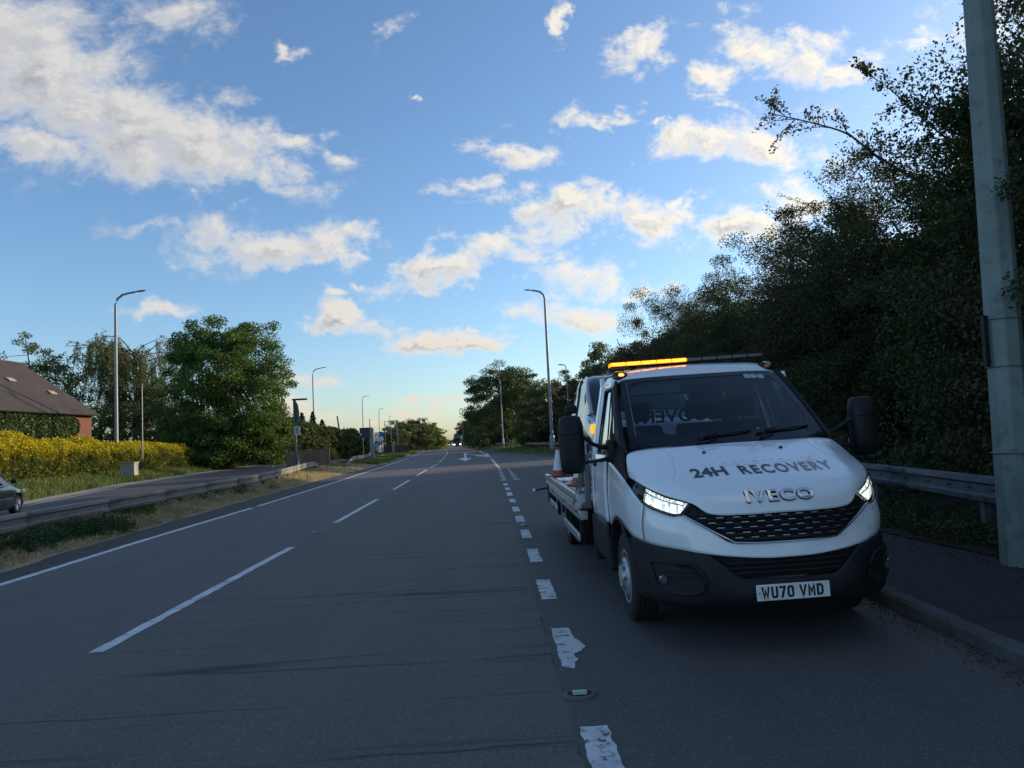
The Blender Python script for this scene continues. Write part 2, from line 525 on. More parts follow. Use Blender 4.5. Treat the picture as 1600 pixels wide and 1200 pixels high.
# ------------------------------------------------------------------ ground materials
def asphalt(name, base, cracks=True, seam=False, light=1.0):
    def fn(N):
        c = wpos(N)
        big = N.noise(c, .22, 4, .6)
        st = N.noise(N.vec('MULTIPLY', c, (1.1, .06, 1)), 1.0, 4, .6)           # lengthwise wheel tracks
        tr_ = N.noise(N.vec('MULTIPLY', c, (.12, 4.5, 1)), 1.0, 5, .6)          # marks across the lane
        agg = N.n('ShaderNodeTexVoronoi'); N.put(agg.inputs['Vector'], c); agg.inputs['Scale'].default_value = 95
        ar = N.sep(agg.outputs['Color'])[0]
        fine = N.noise(c, 160, 2, .6)
        cc = N.mix(N.ramp(big, .3, .7), tuple(q * .84 for q in base), tuple(q * 1.14 for q in base))
        cc = N.mix(N.math('MULTIPLY', N.ramp(st, .45, .7), .35), cc, tuple(q * .62 for q in base))
        cc = N.mix(N.math('MULTIPLY', N.ramp(tr_, .5, .75), .05), cc, tuple(q * .6 for q in base))
        cc = N.mix(N.ramp(ar, .0, 1.0, 0.0, .62), cc, tuple(q * .5 for q in base))
        cc = N.mix(N.math('MULTIPLY', N.ramp(ar, .88, 1.0), .5), cc, tuple(min(1, q * 2.1 + .02) for q in base))
        h = N.math('MULTIPLY_ADD', ar, .6, N.math('MULTIPLY', fine, .4))
        if cracks:
            w1 = N.vec('ADD', c, N.vec('MULTIPLY', N.vec('SUBTRACT', N.noise(c, 2.2, 4, .65, col=True), (.5, .5, .5)), (.16, .10, 0)))
            nn = N.noise(N.vec('MULTIPLY', w1, (.05, 1.3, 1)), 1.0, 2, .4)
            cr = N.ramp(N.math('ABSOLUTE', N.math('SUBTRACT', nn, .5)), .0, .0095, 1.0, .0, smooth=False)
            nn2 = N.noise(N.vec('MULTIPLY', w1, (.07, 3.4, 1)), 1.0, 2, .4)
            cr2 = N.ramp(N.math('ABSOLUTE', N.math('SUBTRACT', nn2, .5)), .0, .0095, 1.0, .0, smooth=False)
            mk = N.ramp(N.noise(c, .5, 3, .5), .38, .55)
            cr = N.math('MULTIPLY', N.math('MAXIMUM', cr, N.math('MULTIPLY', cr2, .5)), mk)
            if seam:
                sx = N.math('ABSOLUTE', N.math('SUBTRACT', N.sep(w1)[0], .40))
                cr = N.math('MAXIMUM', cr, N.ramp(sx, .0, .03, .9, .0))
            cc = N.mix(N.math('MULTIPLY', cr, .8), cc, (.012, .012, .013))
            h = N.math('SUBTRACT', h, N.math('MULTIPLY', cr, 1.4))
        return bsdf(N, cc, N.ramp(big, .3, .7, .72, .86), bump=h, bstr=.55, bdist=.006, spec=.42)
    return material(name, fn)

M_ROAD = asphalt('old_asphalt', (.138, .126, .115), seam=True)
M_LAY = asphalt('layby_asphalt', (.112, .106, .100), cracks=False)
M_LEFTLANE = asphalt('outer_lane_asphalt', (.142, .132, .125), cracks=False)
M_OPP = asphalt('worn_asphalt', (.078, .076, .073), cracks=False)
M_PATH = asphalt('path_asphalt', (.030, .031, .034), cracks=True)
M_HAUNCH = plain('muddy_road_edge', (.065, .058, .050), .95, var=.3, scale=3, bump=.5)

def paint(name, wear):
    def fn(N):
        c = wpos(N)
        n1 = N.noise(c, 9, 7, .75)
        n2 = N.noise(c, 90, 3, .7)
        vv = N.n('ShaderNodeTexVoronoi', feature='DISTANCE_TO_EDGE'); N.put(vv.inputs['Vector'], N.vec('ADD', c, N.vec('MULTIPLY', N.noise(c, 12, 3, .6, col=True), (.05, .05, 0)))); vv.inputs['Scale'].default_value = 22
        crk = N.math('MULTIPLY', N.ramp(vv.outputs['Distance'], .0, .035, 1, 0), N.ramp(n1, .48, .58))
        worn = N.math('MAXIMUM', N.ramp(n1, wear, wear + .07), N.math('MULTIPLY', crk, .75))
        worn = N.math('MAXIMUM', worn, N.ramp(n2, .68, .78))
        cc = N.mix(N.ramp(N.noise(c, 3, 4, .6), .3, .7), (.52, .54, .55), (.70, .72, .73))
        cc = N.mix(worn, cc, (.085, .088, .095))
        return bsdf(N, cc, .7, bump=N.math('SUBTRACT', n2, N.math('MULTIPLY', worn, 1.5)), bstr=.4, bdist=.004)
    return material(name, fn)
M_PAINT = paint('road_paint', .565)
M_PAINTW = paint('worn_road_paint', .535)
M_PAINTVW = paint('very_worn_road_paint', .47)

def soil(name, a, b, c3):
    def fn(N):
        c = wpos(N)
        n1 = N.noise(c, .7, 5, .65); n2 = N.noise(c, 11, 5, .7)
        cc = N.mix(N.ramp(n1, .35, .65), a, b)
        cc = N.mix(N.math('MULTIPLY', N.ramp(n2, .4, .7), .7), cc, c3)
        return bsdf(N, cc, .95, bump=n2, bstr=.8, bdist=.04, spec=.2)
    return material(name, fn)
M_GRASS = soil('grassy_ground', (.085, .11, .035), (.15, .14, .06), (.06, .085, .03))
M_DRY = soil('dry_verge_ground', (.40, .33, .22), (.20, .19, .09), (.26, .21, .14))
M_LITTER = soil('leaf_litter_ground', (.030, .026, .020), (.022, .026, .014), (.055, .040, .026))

# ------------------------------------------------------------------ ground sheet out to the horizon
xs = sorted(set([-3000, -1500, -700, -400, -250, -180, -140] + list(range(-110, -40, 5)) + [q * 1.0 for q in range(-40, 30, 1)] + list(range(30, 60, 6)) + [80, 120, 200, 400, 800, 1800, 3000]))
ys = sorted(set([-400, -120, -60, -30, -15, -10, -5] + [q * 1.5 for q in range(0, 60)] + list(range(90, 200, 6)) + [220, 260, 300, 360, 440, 560, 700, 1000, 1600, 3000]))
mb = MB()
def far_land(x, y):
    z = land(x, min(y, 1400)) - .035
    return z
mb.grid([[(x, y, far_land(x, y) - (0.02 if LEFT else 0)) for x in xs] for y in ys for LEFT in (True,)])
tag(build('ground', mb, M_GRASS, smooth=True, angle=180), kind='structure')

def strip(ta, tb, y0, y1, dz=0.0, step=2.0, nx=1, flat=True, jag=0.0, seed=1):
    """sheet between two lines given as (y, x) tables"""
    rr = random.Random(seed)
    Y = [y0]
    while Y[-1] < y1: Y.append(min(y1, Y[-1] + step * (1 + max(0, Y[-1]) / 40)))
    g = []
    for y in Y:
        a = ip(ta, y) + rr.uniform(-jag, jag); b = ip(tb, y)
        g.append([(a + (b - a) * k / nx, y, (0.0 if flat else land(a + (b - a) * k / nx, y)) + dz) for k in range(nx + 1)])
    return MB().grid(g)

Z_ROAD = 0.0
# roads
mb = strip(CENTRE, [(-10, .38), (60, .38), (75, .1), (107, -1.5), (125, -1.75), (174, -5.6), (291, -13.1), (600, -31.1), (1500, -81.1)], -10, 1500, 0.0)
road = tag(build('road', mb, M_ROAD), kind='structure')
mb = strip(EDGE_L, CENTRE, -10, 1500, 0.0)
lane2 = tag(build('outer_lane', mb, M_LEFTLANE), kind='structure')
mb = strip([(a, b - .02) for a, b in MAIN_L], EDGE_L, -10, 1500, 0.004 - .006, jag=.12, step=.5)
tag(build('road_edge', mb, M_HAUNCH), kind='structure')
mb = MB()
lay_r = [(-10, 3.2), (4.4, 3.26), (6.3, 3.36), (12, 3.5), (25, 3.9), (38, 4.6), (48, 5.6), (48.1, 30), (51, 30), (54.9, 30), (55.4, 5.2), (62, 4.9), (75.4, 3.65), (85, 2.3), (96, 1.05), (125, -1.65)]
mb = strip([(-10, .38), (60, .38), (75, .1), (107, -1.5), (125, -1.75)], lay_r, -10, 125, -0.001, step=.8)
tag(build('layby', mb, M_LAY), kind='structure')
mb = strip(LEFTFAR, LEFTNEAR, -10, 1500, 0.0)
opp = tag(build('opposite_road', mb, M_OPP), kind='structure')
mb = strip([(a, b - 1.1) for a, b in LEFTFAR], LEFTFAR, -10, 400, 0.012, jag=.15, step=.7)
tag(build('gravel_edge', mb, plain('gravel_edge', (.30, .27, .22), .95, var=.25, scale=2, bump=.6)), kind='structure')
# verges
mb = strip([(a, b) for a, b in LEFTNEAR], [(a, b) for a, b in MAIN_L], -5, 400, -0.012, step=1.0, nx=6, flat=False, jag=.1)
tag(build('central_verge', mb, M_DRY), kind='structure')
# footway on the right with the strip of litter behind it
PATH_R = [(-10, 4.9), (4, 5.05), (7.5, 5.25), (9.2, 5.15), (16, 5.4), (25, 5.8), (48, 7.4)]
mb = strip([(a, b + .12) for a, b in KERB_R], PATH_R, -10, 48, .115, step=.5, jag=0)
tag(build('footway', mb, M_PATH), kind='structure')
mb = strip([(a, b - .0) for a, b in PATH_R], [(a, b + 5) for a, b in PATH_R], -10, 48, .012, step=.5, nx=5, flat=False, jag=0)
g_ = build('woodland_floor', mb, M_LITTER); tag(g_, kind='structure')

# ------------------------------------------------------------------ kerb stones, one by one
M_KERB = plain('kerb_concrete', (.085, .082, .08), .9, var=.25, scale=4, bump=.5, dirt=.5)
kerb = bpy.data.objects.new('kerb', None); COL.objects.link(kerb); tag(kerb, kind='structure')
def kerb_mesh(L):
    sec = [(0, -.05), (.002, .095), (.022, .122), (.125, .124), (.125, -.05)]
    m_ = MB(); n = 4
    rows_ = []
    for i in range(n + 1):
        rows_.append([(q[0], i / n * L, q[1]) for q in sec])
    m_.grid(rows_)
    m_.f.append(tuple(range(5))); m_.f.append(tuple(n * 5 + k for k in range(5))[::-1]); m_.m += [0, 0]
    me = bpy.data.meshes.new('kerb_stone'); me.from_pydata(m_.v, [], m_.f); me.materials.append(M_KERB)
    return me
km = kerb_mesh(.897)
rr = random.Random(5)
def lay_kerb(tab, y0, y1, flip=False):
    y = y0
    while y < y1:
        x = ip(tab, y); x2 = ip(tab, y + .915)
        o = bpy.data.objects.new('kerb_stone', km); COL.objects.link(o); o.parent = kerb
        a = math.atan2(-(x2 - x), .915)
        o.location = (x + rr.uniform(-.010, .010), y, rr.uniform(-.009, .007)); o.rotation_euler = (rr.uniform(-.004, .004), rr.uniform(-.02, .02), a)
        y += .915 * math.cos(a)
lay_kerb(KERB_R, -1.1, 48)
lay_kerb(KERB_FAR, 56, 125)

# ------------------------------------------------------------------ painted markings
mark_n = 0
def mark(name, poly, mat, parent=None, z=.004, jag=0.0, seed=0):
    rr = random.Random(seed)
    vs_ = []
    n = len(poly)
    for i in range(n):
        a, b = Vector(poly[i]), Vector(poly[(i + 1) % n])
        L = (b - a).length
        k = max(1, min(40, int(L / .05))) if jag else 1
        nrm = Vector((b.y - a.y, a.x - b.x)).normalized() if L > 0 else Vector((0, 0))
        for j in range(k):
            q = a.lerp(b, j / k)
            if jag and j: q = q + nrm * rr.uniform(-jag, jag)
            vs_.append((q.x, q.y, z))
    m_ = MB().add(vs_, [tuple(range(len(vs_)))])
    return build(name, m_, mat, parent or road)

def dash(tab, y0, y1, w, mat, x_off=0.0, z=.004, jag=.009, seed=0, name='lane_dash', parent=None):
    xa, xb = ip(tab, y0) + x_off, ip(tab, y1) + x_off
    return mark(name, [(xa - w / 2, y0), (xa + w / 2, y0), (xb + w / 2, y1), (xb - w / 2, y1)], mat, parent, z, jag, seed)
# centre line: six metre marks
for i, (a, b) in enumerate([(-3, 3.0), (6.18, 12.03), (15.58, 21.76), (26.0, 32.4), (36, 43.9), (47, 54.8), (58.5, 66), (70, 78), (82, 92), (97, 108), (114, 127), (134, 150), (158, 176)]):
    dash(CENTRE, a, b, .12, M_PAINT, seed=i, name='centre_dash')
# worn one-metre marks along the lay-by
tab = [(-5, .485), (5.5, .49), (6, .50), (10, .52), (16, .50), (30, .43)]
for i, (a, b) in enumerate([(1.0, 2.02), (3.05, 4.04), (5.10, 6.08), (7.18, 8.17), (9.35, 10.44), (11.6, 12.66), (13.9, 14.95), (15.9, 17.0), (18.2, 19.3), (20.4, 21.7), (22.7, 23.9), (25.0, 26.3)]):
    if i == 2:   # the broken one
        mark('worn_dash', [(.42, 5.10), (.50, 5.02), (.52, 5.16), (.555, 5.22), (.535, 5.36), (.60, 5.42), (.645, 5.52), (.62, 5.66), (.585, 5.80), (.575, 6.08), (.43, 6.10)], M_PAINTW, seed=2, jag=.006)
    else:
        dash(tab, a, b, .155 if i else .17, M_PAINTW, seed=30 + i, jag=.008, name='worn_dash')
# hatched band and edge line in front of the junction
for k in range(7):
    y = 28 + k * 1.7
    mark('junction_dash', [(.34, y), (.54, y), (.52 - k * .01, y + 1.2), (.34, y + 1.2)], M_PAINTVW, seed=60 + k, jag=.01)
    mark('junction_dash', [(.84, y), (1.06 - k * .02, y), (1.04 - k * .02, y + 1.2), (.82, y + 1.2)], M_PAINTVW, seed=80 + k, jag=.01)
mark('junction_line', [(.34, 40.4), (.47, 40.4), (.06, 61.7), (-.12, 61.7)], M_PAINTW, seed=90)
mark('junction_line', [(-.35, 70.5), (-.15, 70.5), (-1.6, 108), (-1.85, 108)], M_PAINTW, seed=91)
# edge line on the outer side
def ribbon(name, tab, w, y0, y1, mat, parent):
    return build(name, strip([(a, b - w / 2) for a, b in tab], [(a, b + w / 2) for a, b in tab], y0, y1, .0045), mat, parent)
ribbon('edge_line', EDGE_L, .15, -8, 20.9, M_PAINT, lane2)
ribbon('edge_line', EDGE_L, .13, 21.4, 36.2, M_PAINT, lane2)
ribbon('edge_line', EDGE_L, .15, 36.7, 600, M_PAINT, lane2)
ribbon('edge_line', [(a, b + .3) for a, b in LEFTFAR], .12, -8, 300, M_PAINTW, opp)
# turn arrow for the traffic coming the other way
mark('lane_arrow', [(-2.15, 58), (-1.9, 67.7), (-2.35, 67.9), (-3.5, 99), (-3.8, 99), (-2.75, 69.7), (-3.3, 70.5)], M_PAINT)
mark('turn_arrow', [(-3.37, 94), (-3.23, 90.5), (-1.75, 80.5), (-1.5, 75.5), (-.04, 69), (-.28, 77), (-.46, 89), (-.62, 89), (-.75, 79), (-1.43, 82)], M_PAINT, z=.0055)

# ------------------------------------------------------------------ materials for vehicles
def paintwork(name, col, dirt=.25, rough=.32):
    def fn(N):
        c = objc(N)
        n = N.noise(c, 2.5, 6, .7)
        zz_ = N.sep(c)[2]
        low_ = N.ramp(zz_, .95, .45, 0, 1)
        dm = N.math('MULTIPLY', N.math('ADD', N.math('MULTIPLY', low_, .7), .22), N.math('MULTIPLY', N.ramp(n, .35, .75), dirt * 2))
        cc = N.mix(dm, col, (.20, .18, .15))
        peel = N.noise(c, 140, 2, .5)
        return bsdf(N, cc, N.math('MULTIPLY_ADD', N.ramp(n, .3, .8), .14, rough), bump=peel, bstr=.03, bdist=.001, coat=.8)
    return material(name, fn)
M_WHITE = paintwork('white_paint', (.86, .88, .90), dirt=.05, rough=.2)
M_BLACKP = plain('black_plastic', (.009, .0105, .013), .6, var=.3, scale=5, bump=.2, dirt=.12, spec=.4)
M_BLACKG = plain('gloss_black', (.012, .013, .015), .16, bump=0)
M_DARK = plain('dark_cavity', (.006, .006, .007), .8, bump=0)
M_CHROME = plain('chrome', (.75, .76, .78), .10, metal=1.0, var=.05, bump=0)
M_ALU = plain('aluminium', (.62, .63, .64), .36, metal=.9, var=.15, scale=9, bump=.25, dirt=.35)
M_STEEL = plain('dull_steel', (.20, .21, .22), .55, metal=.6, var=.25, scale=7, bump=.3, dirt=.4)
M_TYRE = plain('tyre_rubber', (.016, .016, .017), .8, var=.3, scale=12, bump=.4)
M_RIM = plain('silver_wheel', (.55, .56, .57), .38, metal=.5, var=.2, scale=14, bump=.2, dirt=.4)
M_GLASS = glassmat('clear_glass', (.62, .68, .70), boost=1.1)
M_SIDEGLASS = glassmat('tinted_glass', (.20, .24, .25), boost=2.2)
M_LENS = glassmat('lamp_lens', (.90, .92, .95), boost=1.0)
M_FRIT = plain('black_glass_border', (.008, .009, .011), .12, bump=0)
M_SEAT = plain('seat_fabric', (.030, .033, .040), .9, scale=20)
M_TEXT = plain('dark_lettering', (.035, .036, .038), .35, bump=0)
M_TEXTS = material('graded_silver_lettering', lambda N: bsdf(N, N.mix(N.ramp(N.sep(objc(N))[0], -.2, .62), (.045, .042, .040), (.34, .29, .23)), .3, .55))  # near black grading to brownish silver along the word
M_FAINT = plain('pale_lettering', (.95, .95, .95), .12, bump=0, var=.02, coat=1.0)
M_AMBERG = glow('amber_lamp', (1.0, .22, .004), 1.5)
M_AMBERHOT = glow('amber_strobe', (1.0, .30, .015), 6.0)
M_AMBERLENS = plain('amber_lens', (.55, .14, .01), .2, bump=0)
M_REFLECT = material('headlamp_reflector', lambda N: bsdf(N, (.6, .62, .6), .15, .9,
    emit=N.mix(N.ramp(N.noise(N.vec('MULTIPLY', objc(N), (60, 60, 6)), 1.0, 2, .5), .4, .62), (.18, .22, .22), (.95, 1.0, .90)), estr=.78))
M_RED = plain('red_plastic', (.45, .03, .02), .4)
M_ORANGE = plain('orange_plastic', (.60, .13, .03), .5)
M_WHITEP = plain('white_plastic', (.70, .70, .68), .45)

# ------------------------------------------------------------------ lettering
def letters(name, text, mat, parent, place, size=1.0, extrude=0.0, offset=0.0, space=1.0, wide=1.0, shear=0.0, bevel=0.0):
    """text mesh pushed point by point through place(x, y, z)"""
    cu = bpy.data.curves.new(name, 'FONT')
    cu.body = text; cu.size = size; cu.extrude = extrude; cu.offset = offset
    cu.space_character = space; cu.shear = shear; cu.bevel_depth = bevel; cu.bevel_resolution = 1
    to = bpy.data.objects.new('tmp', cu); COL.objects.link(to)
    dg = bpy.context.evaluated_depsgraph_get()
    me = bpy.data.meshes.new_from_object(to.evaluated_get(dg))
    bpy.data.objects.remove(to); bpy.data.curves.remove(cu)
    me.name = name
    xs_ = [q.co.x for q in me.vertices]; ys_ = [q.co.y for q in me.vertices]
    x0, x1, y0, y1 = min(xs_), max(xs_), min(ys_), max(ys_)
    for q in me.vertices:
        q.co = place((q.co.x - x0) / (x1 - x0), (q.co.y - y0) / (y1 - y0), q.co.z)
    me.materials.clear()
    return link(name, me, mat, parent)

# ------------------------------------------------------------------ wheels
def wheel(parent, x, y, r, w, side, front=True, name='wheel', spokes=0):
    """side -1: outer face towards -x"""
    s = side
    rim_r = r * .60
    t = MB()
    prof = [(rim_r, -.46 * w), (r * .80, -.50 * w), (r * .93, -.48 * w), (r * .985, -.40 * w)]
    for k in range(5):           # tread ribs
        a = -.36 + k * .16
        prof += [(r, a * w), (r, (a + .10) * w), (r * .972, (a + .115) * w), (r * .972, (a + .145) * w)]
    prof += [(r * .985, .42 * w), (r * .93, .48 * w), (r * .80, .50 * w), (rim_r, .46 * w)]
    t.lathe(prof, (0, 0, 0), 'x', 48)
    wo_ = build(name, t, M_TYRE, parent, smooth=True, angle=40)
    wo_.location = (x, y, r)
    d = MB()
    if spokes:
        d.lathe([(rim_r, s * .40 * w), (rim_r * 1.02, s * .47 * w), (rim_r * .93, s * .47 * w), (rim_r * .90, s * .36 * w), (rim_r * .88, s * .2 * w)], (0, 0, 0), 'x', 40)
        d.lathe([(rim_r * .25, s * .36 * w), (rim_r * .22, s * .45 * w), (0.0001, s * .46 * w)], (0, 0, 0), 'x', 20)
        for k in range(spokes):
            a = 2 * math.pi * k / spokes
            c_, s_ = math.cos(a), math.sin(a)
            d.tube([(s * .42 * w, c_ * rim_r * .2, s_ * rim_r * .2), (s * .44 * w, c_ * rim_r * .93, s_ * rim_r * .93)], rim_r * .085, 6)
        build('hub_cap', d, M_RIM, wo_, smooth=True, angle=40)
        b = MB().lathe([(rim_r * .98, s * .3 * w), (.0001, s * .28 * w)], (0, 0, 0), 'x', 24)
        build('brake_disc', b, M_DARK, wo_)
    else:
        q = 1 if front else -1
        prof = [(rim_r * 1.02, s * .46 * w), (rim_r * .96, s * .47 * w), (rim_r * .92, s * .40 * w), (rim_r * .90, s * .26 * w)]
        if front: prof += [(rim_r * .78, s * .32 * w), (rim_r * .70, s * .50 * w), (rim_r * .60, s * .56 * w), (rim_r * .42, s * .57 * w), (rim_r * .40, s * .70 * w), (.0001, s * .72 * w)]
        else: prof += [(rim_r * .80, s * .0 * w), (rim_r * .45, s * -.06 * w), (rim_r * .40, s * .25 * w), (.0001, s * .27 * w)]
        d.lathe(prof, (0, 0, 0), 'x', 40)
        build('rim', d, M_RIM, wo_, smooth=True, angle=35)
        nb = MB()
        for k in range(8):
            a = 2 * math.pi * k / 8
            rr_ = rim_r * .52
            nb.lathe([(.016, s * (.50 if front else -.08) * w), (.016, s * (.64 if front else .05) * w), (.0001, s * (.66 if front else .06) * w)], (0, rr_ * math.cos(a), rr_ * math.sin(a)), 'x', 6)
        build('wheel_nuts', nb, M_STEEL, wo_)
    return wo_

# ------------------------------------------------------------------ the recovery truck
truck = empty('recovery_truck', (2.085, 5.05, 0), 0, 'white flatbed recovery truck parked in the layby with amber lights flashing and headlights on', 'truck')
truck.rotation_euler = (0, rad(-1.0), rad(-.3))

# bonnet
hood_cols = [
    [(0, .04, .985), (0, .075, 1.09), (0, .20, 1.195), (0, .45, 1.305), (0, .75, 1.415), (0, 1.0, 1.492)],
    [(.25, .045, .985), (.25, .085, 1.09), (.25, .21, 1.19), (.25, .46, 1.298), (.25, .76, 1.408), (.25, 1.0, 1.488)],
    [(.50, .095, .998), (.50, .135, 1.09), (.50, .25, 1.182), (.49, .48, 1.285), (.485, .77, 1.398), (.48, 1.01, 1.482)],
    [(.615, .175, 1.075), (.635, .215, 1.125), (.66, .30, 1.19), (.67, .50, 1.285), (.67, .78, 1.398), (.665, 1.02, 1.478)],
    [(.767, .333, 1.129), (.785, .365, 1.165), (.80, .43, 1.21), (.805, .58, 1.28), (.80, .82, 1.38), (.79, 1.03, 1.468)],
    [(.884, .519, 1.197), (.89, .55, 1.222), (.893, .61, 1.255), (.89, .72, 1.30), (.88, .88, 1.37), (.865, 1.04, 1.455)],
    [(.948, .80, 1.262), (.948, .83, 1.285), (.944, .87, 1.315), (.935, .92, 1.35), (.925, .98, 1.39), (.905, 1.05, 1.435)],
]
right_ = np.array([[c[r] for c in hood_cols] for r in range(6)], float)
left_ = right_[:, ::-1].copy(); left_[:, :, 0] *= -1
net = np.concatenate([left_[:, :-1], right_], axis=1)
HG = surf(net, 6, 5)
mbh = MB().grid(HG.tolist())
hood = build('bonnet', mbh, M_WHITE, truck, smooth=True, angle=180, solid=.018)
hood_bvh = BVHTree.FromPolygons(mbh.v, mbh.f)

def on_hood(x, z, lift=.003):
    hit, nrm, _, _ = hood_bvh.ray_cast(Vector((x, -1, z)), Vector((0, 1, 0)))
    if hit is None: return Vector((x, .4, z))
    if nrm.y > 0: nrm = -nrm
    return hit + nrm * lift

# raised flutes along the bonnet
for sgn in (-1, 1):
    pts = []
    for k in range(12):
        t = k / 11
        q = on_hood(sgn * (.60 + .10 * (1 - t) ** 2 * 1), 1.22 + .235 * t, .0)
        pts.append(q)
    build('bonnet_crease', MB().tube(pts, [.001 + .006 * math.sin(math.pi * k / 11) for k in range(12)], 8), M_WHITE, hood, smooth=True, angle=180)
for x in (-.264, .379):
    q = on_hood(x + (-.05 if x > 0 else -.05), 1.415, .004)
    build('washer_jet', MB().lathe([(.016, -.004), (.014, .008), (.0001, .012)], q, 'z', 12), M_BLACKP, hood, smooth=True)

def hood_text(name, text, mat, x0, x1, zb0, zb1, zt0, zt1, **k):
    def place(a, b, z):
        x = x0 + (x1 - x0) * a
        zz1 = (zb0 + (zb1 - zb0) * a) * (1 - b) + (zt0 + (zt1 - zt0) * a) * b
        return on_hood(x, zz1, (.003 if mat is M_FAINT else .004) + z)
    return letters(name, text, mat, hood, place, **k)
hood_text('lettering', '24H', M_TEXT, -.525, -.262, 1.243, 1.252, 1.303, 1.311, offset=.032)
hood_text('lettering', 'RECOVERY', M_TEXTS, -.165, .575, 1.251, 1.241, 1.309, 1.301, offset=.028, space=1.25)
hood_text('lettering', 'breezemount', M_FAINT, -.43, .50, 1.318, 1.312, 1.362, 1.356, offset=.0, shear=.1)

# body surface round the corner: white front panel and wings
wing = [
    [(0, .0, .676), (0, .012, .73), (0, .026, .778)],
    [(.2, .008, .680), (.2, .020, .73), (.2, .032, .779)],
    [(.40, .033, .700), (.395, .045, .75), (.385, .052, .790)],
    [(.52, .073, .713), (.51, .085, .79), (.50, .092, .865)],
    [(.62, .12, .727), (.61, .13, .82), (.61, .148, .935)],
    [(.70, .178, .742), (.70, .18, .86), (.695, .200, .988)],
    [(.76, .230, .750), (.765, .225, .86), (.752, .243, .982)],
    [(.86, .360, .762), (.867, .35, .88), (.832, .340, 1.010)],
    [(.925, .505, .775), (.93, .495, .92), (.908, .485, 1.056)],
    [(.965, .66, .79), (.972, .65, .96), (.945, .64, 1.140)],
    [(.985, .79, .815), (.992, .79, 1.02), (.965, .84, 1.215)],
    [(.995, 1.0, .858), (1.0, 1.0, 1.08), (.978, 1.05, 1.275)],
    [(1.0, 1.25, .872), (1.005, 1.25, 1.12), (.982, 1.3, 1.335)],
    [(1.0, 1.47, .845), (1.005, 1.47, 1.12), (.98, 1.47, 1.375)],
    [(1.0, 1.64, .775), (1.005, 1.64, 1.10), (.975, 1.64, 1.400)],
]
def sym_panel(cols, nr=4, nc=4):
    nrow = len(cols[0])
    R_ = np.array([[c[r] for c in cols] for r in range(nrow)], float)
    L_ = R_[:, ::-1].copy(); L_[:, :, 0] *= -1
    return surf(np.concatenate([L_[:, :-1], R_], axis=1), nr, nc)
def half_panels(name, cols, mat, parent, nr=4, nc=4, solid=.015, **k):
    out = []
    nrow = len(cols[0])
    for sgn in (-1, 1):
        R_ = np.array([[(c[r][0] * sgn, c[r][1], c[r][2]) for c in cols] for r in range(nrow)], float)
        m_ = MB().grid(surf(R_, nr, nc).tolist(), flip=(sgn < 0))
        out.append(build(name, m_, mat, parent, smooth=True, angle=50, solid=solid, **k))
    return out
fp = build('front_panel', MB().grid(sym_panel(wing[:9]).tolist()), M_WHITE, truck, smooth=True, angle=60, solid=.015)
half_panels('wing', [wing[8]] + wing[9:], M_WHITE, truck, 5, 5)
# thin shut line between front panel and wing
for sgn in (-1, 1):
    build('shut_line', MB().tube([(sgn * x, y - .001, z) for x, y, z in catmull(wing[8], 6)], .0028, 6), M_DARK, fp)

